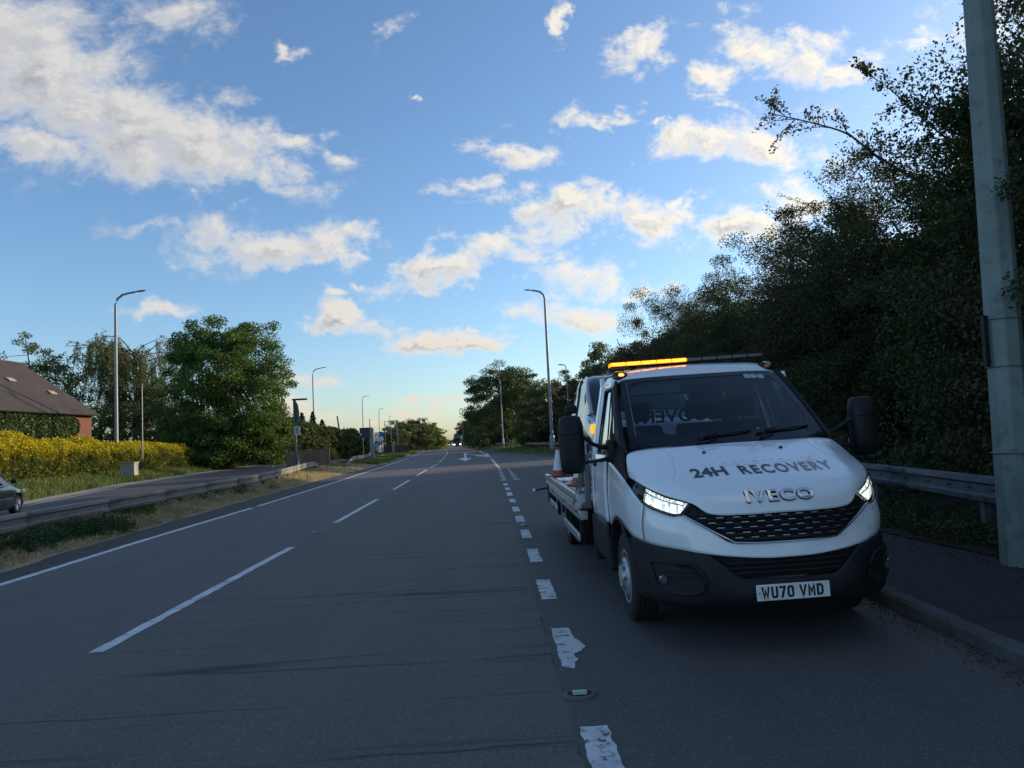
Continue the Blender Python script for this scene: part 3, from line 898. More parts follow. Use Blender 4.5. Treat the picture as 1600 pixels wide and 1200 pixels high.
# doors
def body_x(z): return float(np.interp(z, [.3, .8, 1.15, 1.4, 1.5, 2.1, 2.2], [.99, 1.0, 1.002, .976, .962, .838, .80]))
for sgn in (-1, 1):
    rows_ = [[(sgn * body_x(z), y, z) for y in (1.652, 1.9, 2.2, 2.44)] for z in (.80, .95, 1.1, 1.25, 1.42)]
    dr = build('door', MB().grid(surf(rows_, 3, 2).tolist(), flip=(sgn > 0)), M_WHITE, truck, smooth=True, angle=180, solid=.02)
    rows_ = [[(sgn * (body_x(z) - .001), y, z) for y in (2.448, 2.55, 2.62)] for z in (.80, 1.1, 1.42, 1.6, 1.85, 2.12)]
    build('rear_pillar', MB().grid(surf(rows_, 3, 2).tolist(), flip=(sgn > 0)), M_WHITE, truck, smooth=True, angle=180, solid=.02)
    # window surround in body colour: rear upright, top rail
    build('window_surround', MB().grid(surf([[(sgn * body_x(z), y, z) for y in (2.30, 2.44)] for z in (1.42, 1.6, 1.85, 2.12)], 2, 2).tolist(), flip=(sgn > 0))
          .grid(surf([[(sgn * body_x(z), y, z) for y in (1.80, 2.05, 2.30)] for z in (2.06, 2.12)], 2, 2).tolist(), flip=(sgn > 0)), M_WHITE, dr, smooth=True, angle=180, solid=.015)
    gl = [[(sgn * (body_x(z) - .012), y0 + (y1 - y0) * t, z) for t in (0, .5, 1)] for z, y0, y1 in ((1.42, 1.36, 2.30), (1.6, 1.50, 2.30), (1.85, 1.68, 2.30), (2.06, 1.82, 2.30))]
    build('side_window', MB().grid(surf(gl, 3, 3).tolist(), flip=(sgn > 0)), M_SIDEGLASS, dr, smooth=True, angle=180)
    build('window_seal', MB().tube([(sgn * (body_x(z) + .001), y, z) for y, z in ((1.40, 1.43), (1.9, 1.425), (2.30, 1.435), (2.305, 1.75), (2.30, 2.05), (1.86, 2.06), (1.69, 1.84), (1.50, 1.58), (1.40, 1.43))], .009, 6), M_BLACKP, dr)
    build('window_divider', MB().tube([(sgn * (body_x(z) + .001), y, z) for y, z in ((1.72, 1.43), (1.80, 1.75), (1.90, 2.06))], .008, 6), M_BLACKP, dr)
    # dark trim between wing and bonnet
    cols = [[(.965, .845, 1.222), (.945, .86, 1.262), (.925, .99, 1.30)],
            [(.976, 1.05, 1.280), (.955, 1.06, 1.36), (.915, 1.075, 1.425)],
            [(.980, 1.3, 1.338), (.965, 1.28, 1.43), (.925, 1.22, 1.52)],
            [(.978, 1.47, 1.378), (.965, 1.46, 1.46), (.93, 1.40, 1.58)],
            [(.974, 1.66, 1.402), (.962, 1.66, 1.50), (.93, 1.62, 1.64)]]
    g = surf(np.array([[(c[r][0] * sgn, c[r][1], c[r][2]) for c in cols] for r in range(3)], float), 4, 4)
    build('mirror_base_trim', MB().grid(g.tolist(), flip=(sgn < 0)), M_BLACKP, truck, smooth=True, angle=180, solid=.01)
    # front pillar, black
    pl_ = [(.895, 1.06, 1.44), (.875, 1.28, 1.62), (.845, 1.52, 1.82), (.812, 1.75, 2.00), (.775, 1.93, 2.135)]
    ou = [(.945, 1.30, 1.50), (.928, 1.46, 1.64), (.892, 1.65, 1.84), (.862, 1.80, 2.00), (.838, 1.90, 2.10)]
    mi_ = [(a[0] * .5 + b[0] * .5 + .018, a[1] * .5 + b[1] * .5 - .05, a[2] * .5 + b[2] * .5 + .012) for a, b in zip(pl_, ou)]
    g = surf(np.array([[(q[0] * sgn, q[1], q[2]) for q in row] for row in (pl_, mi_, ou)], float), 4, 4)
    build('front_pillar', MB().grid(g.tolist(), flip=(sgn > 0)), M_BLACKP, truck, smooth=True, angle=180, solid=.02)
    # side lettering
    def place(a, b, z, sgn=sgn):
        y = 2.40 - a * .70 if sgn < 0 else 1.70 + a * .70
        zz1 = 1.14 + .15 * b
        return Vector((sgn * (body_x(zz1) + .004), y, zz1))
    letters('lettering', 'A-RECOVERY' if sgn < 0 else 'RECOVERY', M_TEXT, dr, place, offset=.02)
    build('door_handle', MB().box(min(sgn * 1.0, sgn * 1.025), max(sgn * 1.0, sgn * 1.025), 2.24, 2.38, 1.30, 1.335), M_BLACKP, dr, bevel=.008)
    for y in (1.646, 2.444):
        build('shut_line', MB().tube([(sgn * (body_x(z) + .0005), y, z) for z in (.80, 1.1, 1.3, 1.42)], .004, 6), M_DARK, dr)
    # sill, black, and arch trim
    rows_ = [[(sgn * x, y, z) for y in (1.70, 2.0, 2.62)] for x, z in ((.96, .36), (.99, .45), (.998, .65), (.999, .795))]
    build('sill', MB().grid(surf(rows_, 2, 2).tolist(), flip=(sgn > 0)), M_BLACKP, truck, smooth=True, angle=180, solid=.02)
    arch = [(.79, .80)] + [(1.20 + .50 * math.cos(a), .40 + .50 * math.sin(a)) for a in [rad(q) for q in range(130, -8, -12)]] + [(1.70, .34)]
    m_ = MB()
    m_.grid([[(sgn * (.985 + d_), 1.20 + (y - 1.20) * k_, .40 + (z - .40) * k_) for y, z in arch] for d_, k_ in ((.0, 1.03), (.022, 1.0), (.022, .95), (-.02, .93), (-.28, .93))])
    build('wheel_arch', m_, M_BLACKP, truck, smooth=True, angle=40, solid=.004)

# roof
roof_rows = []
for y, zc, xs_ in ((1.915, 2.150, .80), (1.93, 2.178, .815), (1.97, 2.225, .83), (2.06, 2.265, .838), (2.25, 2.288, .84), (2.5, 2.282, .84), (2.62, 2.268, .838)):
    row = []
    for x in (-1, -.93, -.8, -.5, 0, .5, .8, .93, 1):
        e = abs(x)
        drop = .0 if e < .4 else (.012 if e < .6 else (.03 if e < .9 else (.07 if e < .97 else .16)))
        drop = drop * (1 if y > 1.95 else .25 if y < 1.92 else .5)
        yy = y + (.0 if y > 2.2 else -.035 * (1 - e * e) * (1 if y < 1.98 else .5))
        row.append((x * xs_, yy, zc - drop))
    roof_rows.append(row)
RG = surf(roof_rows, 3, 4)
roof = build('roof', MB().grid(RG.tolist()), M_WHITE, truck, smooth=True, angle=180, solid=.02)
roof_bvh = BVHTree.FromPolygons([tuple(q) for r_ in RG.tolist() for q in r_], MB().grid(RG.tolist()).f)
def on_roof(x, y):
    h = roof_bvh.ray_cast(Vector((x, y, 4)), Vector((0, 0, -1)))[0]
    return h.z if h else 2.2
# back wall of the cab with its window
bw = MB()
for (x0, x1, z0, z1) in ((-.96, .96, .8, 1.50), (-.86, -.66, 1.50, 2.0), (.66, .86, 1.50, 2.0), (-.84, .84, 2.0, 2.22)):
    bw.box(x0, x1, 2.62, 2.66, z0, z1)
build('back_wall', bw, M_WHITE, truck)
build('rear_window', MB().box(-.66, .66, 2.635, 2.642, 1.5, 2.0), M_GLASS, truck)
# lettering on the rear window reads backwards from the front
def place(a, b, z): return Vector((.55 - a * 1.10, 2.630, 1.70 + .14 * b))
letters('lettering', 'RECOVERY', M_TEXT, truck, place, offset=.02)

# windscreen
def ws(a, b):
    """a across -1..1, b up 0..1"""
    xb, xt = .865, .765
    x = a * (xb + (xt - xb) * b)
    y = 1.09 + (1.90 - 1.09) * b - .13 * (1 - abs(a) ** 2.2) * (1 - b * .75)
    z = 1.478 + (2.150 - 1.478) * b + .02 * math.sin(math.pi * b)
    return (x, y, z)
g = [[ws(-1 + 2 * i / 24, j / 14) for i in range(25)] for j in range(15)]
screen = build('windscreen', MB().grid(g), M_GLASS, truck, smooth=True, angle=180)
def band(f0, f1, n=48):
    """closed ring between two outlines on the screen, sitting 3 mm proud"""
    def out(f, k):
        t = (k % n) / n
        ww = 2 * math.pi * t
        c_, s_ = math.cos(ww), math.sin(ww)
        p_ = 7.0
        rr_ = (abs(c_) ** p_ + abs(s_) ** p_) ** (-1 / p_)
        a = c_ * rr_ * f[0]; b = .5 + s_ * rr_ * .5 * f[1] + f[2]
        q = ws(a, b)
        return (q[0], q[1] - .003, q[2] + .002)
    return MB().grid([[out(f, k) for k in range(n + 1)] for f in (f0, f1)])
build('screen_border', band((1.0, 1.0, 0), (.925, .80, .035), 96), M_FRIT, screen)
build('screen_trim', MB().tube([(lambda q: (q[0], q[1] - .004, q[2] + .003))(ws((-1 if k < 15 else 1) * .925, .5 + .4 * ((k % 15) / 7 - 1) * .98 + .03)) for k in range(15)], .004, 6), M_STEEL, screen)
# cowl
cw = [[(x, 1.0 + .05 * abs(x) + (0 if r == 0 else .10), 1.462 - .02 * abs(x) + (0 if r == 0 else .012)) for x in np.linspace(-.9, .9, 13)] for r in (0, 1)]
build('cowl', MB().grid(cw), M_BLACKP, truck, smooth=True, solid=.02)
# wipers
def on_screen(a, b, lift=.02):
    q = Vector(ws(a, b)); return q + Vector((0, -.64, .77)) * lift
for (a0, b0, a1, b1, aj) in ((-.36, .0, .22, .115, -.18), (.28, .02, .86, .125, .42)):
    m_ = MB()
    m_.tube([on_screen(a0, b0, .01), on_screen((a0 + aj) / 2, b0 + .05, .05), on_screen(aj + .05, (b0 + b1) / 2 + .025, .04)], [.014, .011, .008], 8, flat=.8)
    m_.tube([on_screen(aj - .16, b0 + .035 + .02, .016), on_screen((aj + a1) / 2 + .05, b1 - .015, .02), on_screen(a1, b1, .014)], .0085, 8)
    build('wiper', m_, M_BLACKP, truck, smooth=True)
# screen stickers
for a, b in ((.60, .90), (.68, .895), (.77, .885)):
    q = on_screen(a, b, .006)
    build('windscreen_sticker', MB().lathe([(.036, 0), (.0001, .0005)], (0, 0, 0), 'z', 20), plain('sticker', (.30, .42, .45), .4), screen, loc=q).rotation_euler = (rad(42), 0, 0)

# interior
inn = MB()
inn.grid(surf([[(x, 1.15 + .02 * abs(x), 1.44) for x in (-.85, 0, .85)], [(x, 1.36, 1.50) for x in (-.87, 0, .87)], [(x, 1.50, 1.46) for x in (-.88, 0, .88)], [(x, 1.56, 1.15) for x in (-.88, 0, .88)]], 3, 3).tolist())
build('dashboard', inn, M_BLACKP, truck, smooth=True, angle=60)
build('cab_floor', MB().box(-.93, .93, 1.0, 2.62, .72, .76), M_DARK, truck)
build('bulkhead', MB().box(-.93, .93, 2.58, 2.61, .76, 1.50), M_DARK, truck)
build('firewall', MB().box(-.93, .93, .62, .64, .45, 1.2), M_DARK, truck)
sw = MB()
sw.tube([(-.50 + .20 * math.cos(a), 1.66 + .06 * math.sin(a), 1.42 + .18 * math.sin(a)) for a in [2 * math.pi * k / 24 for k in range(25)]], .016, 8)
sw.tube([(-.50, 1.55, 1.30), (-.50, 1.66, 1.42)], .03, 8)
sw.tube([(-.69, 1.66, 1.42), (-.31, 1.66, 1.42)], .014, 6)
build('steering_wheel', sw, M_BLACKP, truck, smooth=True)
def seat(x, w):
    s_ = build('seat', MB().box(x - w / 2, x + w / 2, 1.85, 2.35, .95, 1.12).box(x - w / 2, x + w / 2, 2.28, 2.42, 1.10, 1.68), M_SEAT, truck, bevel=.05, seg=3)
    for hx in ((x,) if w < .7 else (x - w / 4, x + w / 4)):
        build('headrest', MB().box(hx - .13, hx + .13, 2.30, 2.40, 1.72, 1.92), M_SEAT, s_, bevel=.04, seg=3)
seat(-.52, .5); seat(.35, .95)
build('sun_visor', MB().box(-.68, -.18, 1.86, 1.88, 1.98, 2.12), plain('visor_fabric', (.26, .30, .31), .8), truck, bevel=.006)
build('rear_view_mirror', MB().box(-.06, .05, 1.80, 1.86, 1.84, 2.0), M_BLACKP, truck, bevel=.01)
build('paper_note', MB().add([(.30, 1.30, 1.525), (.40, 1.28, 1.525), (.36, 1.34, 1.60), (.31, 1.33, 1.56)], [(0, 1, 2, 3)]), M_WHITEP, truck)
build('headlining', MB().box(-.80, .80, 1.98, 2.60, 2.19, 2.21), M_DARK, truck)

# roof light bar
bar = build('light_bar', MB().box(-.79, .79, 2.10, 2.28, 2.385, 2.40).box(-.79, .79, 2.10, 2.28, 2.335, 2.345), M_BLACKP, truck, bevel=.004)
bar.rotation_euler = (0, rad(-.35), 0); bar.location = (0, 0, -.042)
for sx in (-.55, .55):
    build('bar_foot', MB().box(sx - .03, sx + .03, 2.14, 2.24, 2.30, 2.336), M_BLACKP, bar, bevel=.005)
edges = [-.785, -.70, -.60, -.45, -.30, -.15, .0]
for i in range(10):
    x0 = -.785 + i * .157; x1 = x0 + .149
    lit_ = i < 5
    build('strobe_module', MB().box(x0, x1, 2.106, 2.274, 2.347, 2.383), M_AMBERG if lit_ else plain('clear_smoky_lens', (.10, .105, .11), .15, bump=0), bar, bevel=.004)
    if lit_:
        build('strobe_led', MB().box(x0 + .008, x1 - .008, 2.100, 2.105, 2.356, 2.375), M_AMBERHOT, bar)
# roof corner marker lamps
for sgn in (-1, 1):
    hs = MB().lathe([(.085, -.005), (.08, .025), (.055, .048), (.0001, .055)], (0, 0, 0), 'z', 24)
    mk_ = build('marker_lamp', hs, M_BLACKG, roof, smooth=True, angle=60)
    mk_.location = (sgn * .735, 1.995, 2.182); mk_.scale = (1.0, .9, 1.0); mk_.rotation_euler = (rad(28), 0, 0)
    build('marker_lens', MB().lathe([(.034, .0), (.026, .014), (.0001, .020)], (0, 0, 0), 'z', 16), glow('warm_marker', (1.0, .42, .10), 1.3) if sgn < 0 else M_AMBERLENS, mk_, smooth=True).location = (0.0, -.045, .035)
# aerial
build('aerial', MB().tube([(-.58, 2.3, 2.28), (-.66, 2.42, 2.62)], .004, 6), M_BLACKP, roof)

# headlights
hl = [
    [(.700, .197, .998), (.655, .178, 1.04), (.618, .170, 1.070)],
    [(.752, .238, .990), (.722, .228, 1.05), (.690, .245, 1.096)],
    [(.832, .335, 1.017), (.805, .320, 1.075), (.768, .335, 1.122)],
    [(.908, .480, 1.063), (.892, .470, 1.125), (.866, .480, 1.180)],
    [(.945, .640, 1.146), (.930, .645, 1.19), (.912, .640, 1.222)],
    [(.966, .845, 1.222), (.958, .85, 1.242), (.947, .83, 1.258)],
]
for sgn in (-1, 1):
    A = np.array([[(c[r][0] * sgn, c[r][1], c[r][2]) for c in hl] for r in range(3)], float)
    Gd = surf(A, 5, 6)
    inset = Gd + np.array([-sgn * .03, .045, 0])
    hd = build('headlight', MB().grid(inset.tolist(), flip=(sgn < 0)), M_BLACKG, truck, smooth=True, angle=180)
    build('lens', MB().grid((Gd + np.array([0, -.002, 0])).tolist(), flip=(sgn < 0)), M_LENS, hd, smooth=True, angle=180)
    # lit reflector: lower inner part
    n_c = Gd.shape[1]
    sub = (Gd + np.array([-sgn * .012, .020, 0]))[1:10, 2:20]
    build('reflector', MB().grid(sub.tolist(), flip=(sgn < 0)), M_REFLECT, hd, smooth=True, angle=180)
    ln2 = [tuple(Gd[int(7), j] + np.array([-sgn * .004, .006, 0])) for j in range(3, 22)]
    build('light_blade', MB().tube(ln2, .0055, 6), M_CHROME, hd)
    ln3 = [tuple(Gd[r_, 18] + np.array([-sgn * .004, .008, 0])) for r_ in range(2, 8)]
    build('light_blade', MB().tube(ln3, .005, 6), M_CHROME, hd)
    ed = [tuple(q) for q in Gd[0, ::2]] + [tuple(q) for q in Gd[::3, -1]][1:] + [tuple(q) for q in Gd[-1, ::-2]][1:] + [tuple(q) for q in Gd[::-3, 0]][1:]
    build('lamp_rim', MB().tube(ed, .005, 6), M_BLACKP, hd)

# grille
def front_y(x): 
    a = min(abs(x), .97); return .9 * (1 - (1 - a ** 3) ** .5)
gr = [
    [(0, .040, .785), (0, .060, .88), (0, .075, .985)],
    [(.2, .045, .786), (.2, .066, .88), (.2, .082, .985)],
    [(.375, .065, .798), (.375, .085, .89), (.375, .098, .988)],
    [(.49, .105, .870), (.49, .115, .93), (.495, .125, .992)],
    [(.60, .160, .940), (.59, .158, .985), (.575, .165, 1.030)],
    [(.690, .215, .992), (.655, .200, 1.025), (.615, .195, 1.062)],
]
grille = build('grille', MB().grid(sym_panel(gr, 4, 4).tolist()), M_DARK, truck, smooth=True, angle=180)
lowline = [(0, .783), (.2, .784), (.37, .795), (.49, .868), (.60, .938), (.69, .995)]
uppline = [(0, .988), (.25, .988), (.50, 1.0), (.58, 1.045), (.615, 1.07)]
def gx_lim(z):
    """half-width of the opening at height z"""
    return float(np.interp(z, [.783, .795, .868, .938, .995, 1.07], [.37, .38, .485, .595, .665, .62]))
def gy(x, z): return front_y(x) + float(np.interp(z, [.78, .9, 1.0], [.026, .042, .055]))
ins_me = None
for r_ in range(6):
    z = .812 + r_ * .036
    L = gx_lim(z) - .012
    pts = [(x, gy(x, z) - .004, z) for x in np.linspace(-L, L, 25)]
    build('grille_bar', MB().tube(pts, .0075, 6, flat=1.0), M_BLACKG, grille, smooth=True)
bar_rows = 5
for r_ in range(bar_rows):
    z = .970 - r_ * .036
    L = gx_lim(z) - .05
    nrow = int(2 * L / .112)
    off = (r_ % 2) * .056
    for k in range(-nrow // 2 - 1, nrow // 2 + 2):
        x = k * .112 + off
        if abs(x) > L - .02: continue
        if ins_me is None:
            t_ = MB().box(-.026, .026, -.005, .004, -.0028, .0028)
            t_o = build('grille_insert', t_, plain('satin_insert', (.34, .35, .37), .3, metal=.8, bump=0), grille, bevel=.001, seg=1); ins_me = t_o.data; o = t_o
        else:
            o = bpy.data.objects.new('grille_insert', ins_me); COL.objects.link(o); o.parent = grille
        e = .01
        a_ = math.atan2(gy(x + e, z) - gy(x - e, z), 2 * e)
        o.location = (x, gy(x, z) - .014, z); o.rotation_euler = (rad(-14), 0, a_)
    # uprights of the mesh
vb = MB()
for k in range(-12, 13):
    x = k * .054
    top = 1.0 if abs(x) < .5 else 1.04
    zlo = float(np.interp(abs(x), [a for a, b in lowline], [b for a, b in lowline])) + .008
    vb.tube([(x, gy(x, zlo) + .004, zlo), (x, gy(x, top) + .004, top - .015)], .0045, 4)
tag(build('grille_mesh', vb, M_BLACKP, grille), kind='stuff')
cl_ = [(x, front_y(x) + .012, z) for x, z in [(-a, b) for a, b in lowline[::-1]] + lowline[1:]]
build('grille_trim', MB().tube(cl_, .0065, 8), M_CHROME, grille, smooth=True)
# surround faces above (between bonnet and grille sides)
# badge
def place(a, b, z):
    x = -.245 + .49 * a
    zz1 = 1.062 + .072 * b
    return on_hood(x, zz1, .004 + z)
letters('badge', 'IVECO', M_CHROME, hood, place, extrude=.012, offset=.022, space=1.22, bevel=.006)
def place(a, b, z): return on_hood(-.247 + .494 * a, 1.057 + .080 * b, .003 + z)
letters('badge_edge_shade', 'IVECO', M_FRIT, hood, place, extrude=.002, offset=.052, space=1.22)  # wider black letters added beneath, putting shade round the chrome edges

# bumper
def bcol(x, y, zb, zt, bulge=.03, zm=None):
    return [(x * .985, y + .05, zb), (x, y - bulge * .3, zb + .05), (x * 1.003, y - bulge, (zb + zt) / 2 if zm is None else zm), (x * 1.0, y - bulge * .6, zt - .03), (x * .995, y - .002, zt)]
cen = [bcol(0, .0, .325, .535), bcol(.2, .008, .325, .537), bcol(.34, .022, .322, .548)]
side_b = [bcol(.34, .022, .322, .548), bcol(.45, .050, .32, .635), bcol(.55, .085, .32, .712), bcol(.66, .145, .318, .732), bcol(.76, .232, .318, .750), bcol(.86, .362, .32, .762), bcol(.93, .515, .325, .775), bcol(.965, .64, .335, .79), bcol(.982, .745, .36, .80)]
nets = cen[:-1] + side_b
bump = build('bumper', MB().grid(sym_panel(nets, 4, 4).tolist()), M_BLACKP, truck, smooth=True, angle=60, solid=.02)
lg = [[(x, front_y(x) + .05, .54 + .0 * x) for x in np.linspace(-.58, .58, 11)], [(x, front_y(x) + .035, .70) for x in np.linspace(-.58, .58, 11)]]
build('lower_grille', MB().grid(lg), M_DARK, bump)
for z in (.575, .61, .645):
    L = float(np.interp(z, [.54, .70], [.35, .50]))
    build('grille_slat', MB().tube([(x, front_y(x) + .02, z) for x in np.linspace(-L, L, 17)], .008, 6, flat=1.2), M_BLACKP, bump, smooth=True)
fog = [(.912, .458, .641), (.743, .209, .652), (.648, .132, .630), (.59, .097, .51), (.682, .156, .437), (.865, .365, .458)]
for sgn in (-1, 1):
    c0 = np.mean(np.array(fog), axis=0)
    ring = np.array(fog + [fog[0]])
    rp = catmull(ring, 4)
    f1 = [(sgn * q[0], q[1] - .040, q[2]) for q in rp]
    f2 = [(sgn * (c0[0] + (q[0] - c0[0]) * .93), c0[1] + (q[1] - c0[1]) * .93 - .044, c0[2] + (q[2] - c0[2]) * .93) for q in rp]
    fr_ = build('fog_lamp_surround', MB().tube(f1, .010, 8), M_BLACKP, bump, smooth=True)
    f3 = [(sgn * (c0[0] + (q[0] - c0[0]) * .0), c0[1] - .040, c0[2]) for q in rp]
    build('fog_lamp_recess', MB().grid([f2, [tuple((np.array(a) * .5 + np.array(b) * .5) + np.array([0, .012, 0])) for a, b in zip(f2, f3)], f3], flip=(sgn > 0)), M_DARK, fr_, smooth=True, angle=180)
    for z_ in (.60, .565):
        build('recess_rib', MB().tube([(sgn * x, front_y(x) - .052, z_ - (x - .62) * .05) for x in (.66, .72, .78, .84)], .006, 6), M_BLACKP, fr_)
    lp = MB().lathe([(.036, .012), (.034, -.006), (.028, -.012), (.0001, -.014)], (sgn * .842, front_y(.842) - .056, .525), 'y', 20)
    build('fog_lamp', lp, M_LENS, fr_, smooth=True)
    lp = MB().lathe([(.030, .0), (.018, .014), (.0001, .016)], (sgn * .842, front_y(.842) - .052, .525), 'y', 16)
    build('fog_reflector', lp, M_CHROME, fr_, smooth=True)
# number plate
plate = build('number_plate', MB().box(-.275, .245, -.048, -.040, .392, .503), plain('plate_white', (.74, .75, .74), .3, bump=0, dirt=.15), truck, bevel=.008)
GLYPH = {'W': ([(0, 1), (.24, 0), (.5, .72), (.76, 0), (1, 1)], 0), 'U': ([(0, 1), (0, .2), (.16, 0), (.84, 0), (1, .2), (1, 1)], 0),
         '7': ([(0, 1), (1, 1), (.38, 0)], 0), '0': ([(.18, 0), (.82, 0), (1, .14), (1, .86), (.82, 1), (.18, 1), (0, .86), (0, .14)], 1),
         'V': ([(0, 1), (.5, 0), (1, 1)], 0), 'M': ([(0, 0), (0, 1), (.5, .30), (1, 1), (1, 0)], 0), 'D': ([(0, 0), (.68, 0), (1, .2), (1, .8), (.68, 1), (0, 1)], 1)}
def stroke_char(ch, x0, x1, z0, z1, w, y):
    """a character drawn as a mitred ribbon, like the pressed letters on a number plate"""
    pts, closed = GLYPH[ch]
    h_ = w / 2
    P = [Vector((x0 + h_ + (x1 - x0 - w) * a, z0 + h_ + (z1 - z0 - w) * b)) for a, b in pts]
    n = len(P)
    L, R = [], []
    for i in range(n):
        pa = P[i - 1] if (i or closed) else None
        pb = P[(i + 1) % n] if (i < n - 1 or closed) else None
        d1 = (P[i] - pa).normalized() if pa is not None else None
        d2 = (pb - P[i]).normalized() if pb is not None else None
        if d1 is None: d1 = d2
        if d2 is None: d2 = d1
        n1 = Vector((-d1.y, d1.x)); n2 = Vector((-d2.y, d2.x)); m_ = (n1 + n2).normalized()
        k = h_ / max(.42, m_.dot(n1))
        q = P[i]
        if not closed and i == 0: q = q - d2 * h_
        if not closed and i == n - 1: q = q + d1 * h_
        L.append(q + m_ * k); R.append(q - m_ * k)
    vs_ = [(p_.x, y, p_.y) for p_ in L] + [(p_.x, y, p_.y) for p_ in R]
    fs_ = [(i, (i + 1) % n, n + (i + 1) % n, n + i) for i in range(n if closed else n - 1)]
    return MB().add(vs_, fs_)
for (tx, x0, x1) in (('W', -.240, -.182), ('U', -.172, -.124), ('7', -.114, -.068), ('0', -.058, -.010), ('V', .028, .080), ('M', .088, .140), ('D', .150, .198)):
    build('plate_character', stroke_char(tx, x0, x1, .408, .488, .0158, -.0488), plain('plate_black', (.008, .008, .009), .4, bump=0), plate)
build('plate_screw', MB().lathe([(.006, -.051), (.0001, -.052)], (-.255, 0, .447), 'y', 10), M_BLACKP, plate)
build('plate_screw', MB().lathe([(.006, -.051), (.0001, -.052)], (.228, 0, .447), 'y', 10), M_WHITEP, plate)

# mirrors
for sgn in (-1, 1):
    xc = sgn * (1.335 if sgn < 0 else 1.36)
    mh = MB()
    y0 = 1.36
    # (x half, y front, y back, z) sections from the bottom up
    prof = [(.080, .00, .10, 1.285), (.105, -.035, .13, 1.31), (.112, -.05, .14, 1.42), (.115, -.055, .145, 1.60), (.112, -.05, .14, 1.72), (.092, -.03, .13, 1.795), (.06, .0, .10, 1.81)]
    rings = []
    for (hx, ya, yb, z) in prof:
        ring = []
        for k in range(24):
            w_ = 2 * math.pi * k / 24
            c_, s_ = math.cos(w_), math.sin(w_)
            p_ = 3.2
            rr_ = (abs(c_) ** p_ + abs(s_) ** p_) ** (-1 / p_)
            ring.append((xc + hx * c_ * rr_, y0 + (ya + yb) / 2 + (yb - ya) / 2 * s_ * rr_, z))
        rings.append(ring + [ring[0]])
    mh.grid(rings)
    mh.f.append(tuple(range(24))[::-1]); mh.m.append(0)
    mh.f.append(tuple(6 * 25 + k for k in range(24))); mh.m.append(0)
    mo = build('door_mirror', mh, M_BLACKP, truck, smooth=True, angle=50, weld=.0005)
    # groove between shell and housing
    gp = [(xc - .112, y0 - .035, 1.645), (xc - .06, y0 - .058, 1.640), (xc + .02, y0 - .058, 1.642), (xc + .055, y0 - .058, 1.675), (xc + .112, y0 - .035, 1.70)]
    build('shell_seam', MB().tube(gp, .005, 6), M_DARK, mo)
    build('mirror_arm', MB().tube([(xc - sgn * .10, y0 + .04, 1.62), (sgn * 1.14, y0 + .06, 1.54), (sgn * 1.06, y0 + .07, 1.505), (sgn * .96, y0 + .10, 1.50)], [.018, .018, .022, .03], 10), M_BLACKP, mo, smooth=True)
    build('mirror_arm', MB().tube([(xc - sgn * .10, y0 + .05, 1.375), (sgn * 1.12, y0 + .06, 1.385), (sgn * .965, y0 + .08, 1.40)], [.016, .016, .024], 10), M_BLACKP, mo, smooth=True)
    build('mirror_mount', MB().box(min(sgn * .94, sgn * 1.01), max(sgn * .94, sgn * 1.01), y0 - .02, y0 + .16, 1.36, 1.57), M_BLACKP, mo, bevel=.02)
    build('mirror_glass', MB().box(xc - .095, xc + .095, y0 + .146, y0 + .15, 1.33, 1.76), M_CHROME, mo)

# wheels and chassis
for sgn in (-1, 1):
    w_ = wheel(truck, sgn * .865, 1.20, .372, .215, sgn, True)
    w_.location.z -= sgn * .015
    for xo in (.92, .68):
        w_ = wheel(truck, sgn * xo, 5.75, .372, .205, sgn, False)
        w_.location.z -= sgn * .016
ch = MB()
for sgn in (-1, 1): ch.box(min(sgn * .34, sgn * .42), max(sgn * .34, sgn * .42), .5, 7.9, .50, .68)
for y in (2.9, 3.8, 4.8, 6.4, 7.6): ch.box(-.40, .40, y, y + .08, .52, .64)
ch.lathe([(.05, -.75), (.05, .75)], (0, 5.75, .37), 'x', 12).lathe([(.13, -.16), (.17, 0), (.13, .16)], (0, 5.75, .37), 'x', 16).lathe([(.05, -.75), (.05, .75)], (0, 1.2, .34), 'x', 12)
ch.box(-.55, .55, .75, 2.6, .42, .74)
build('chassis', ch, M_DARK, truck)
tank = MB().box(-.96, -.60, 2.72, 3.10, .30, .72)
build('side_locker', tank, M_BLACKP, truck, bevel=.03, seg=3)
build('mudguard', MB().box(-1.02, -.76, 2.66, 2.80, .28, .78), M_BLACKP, truck, bevel=.04, seg=3)

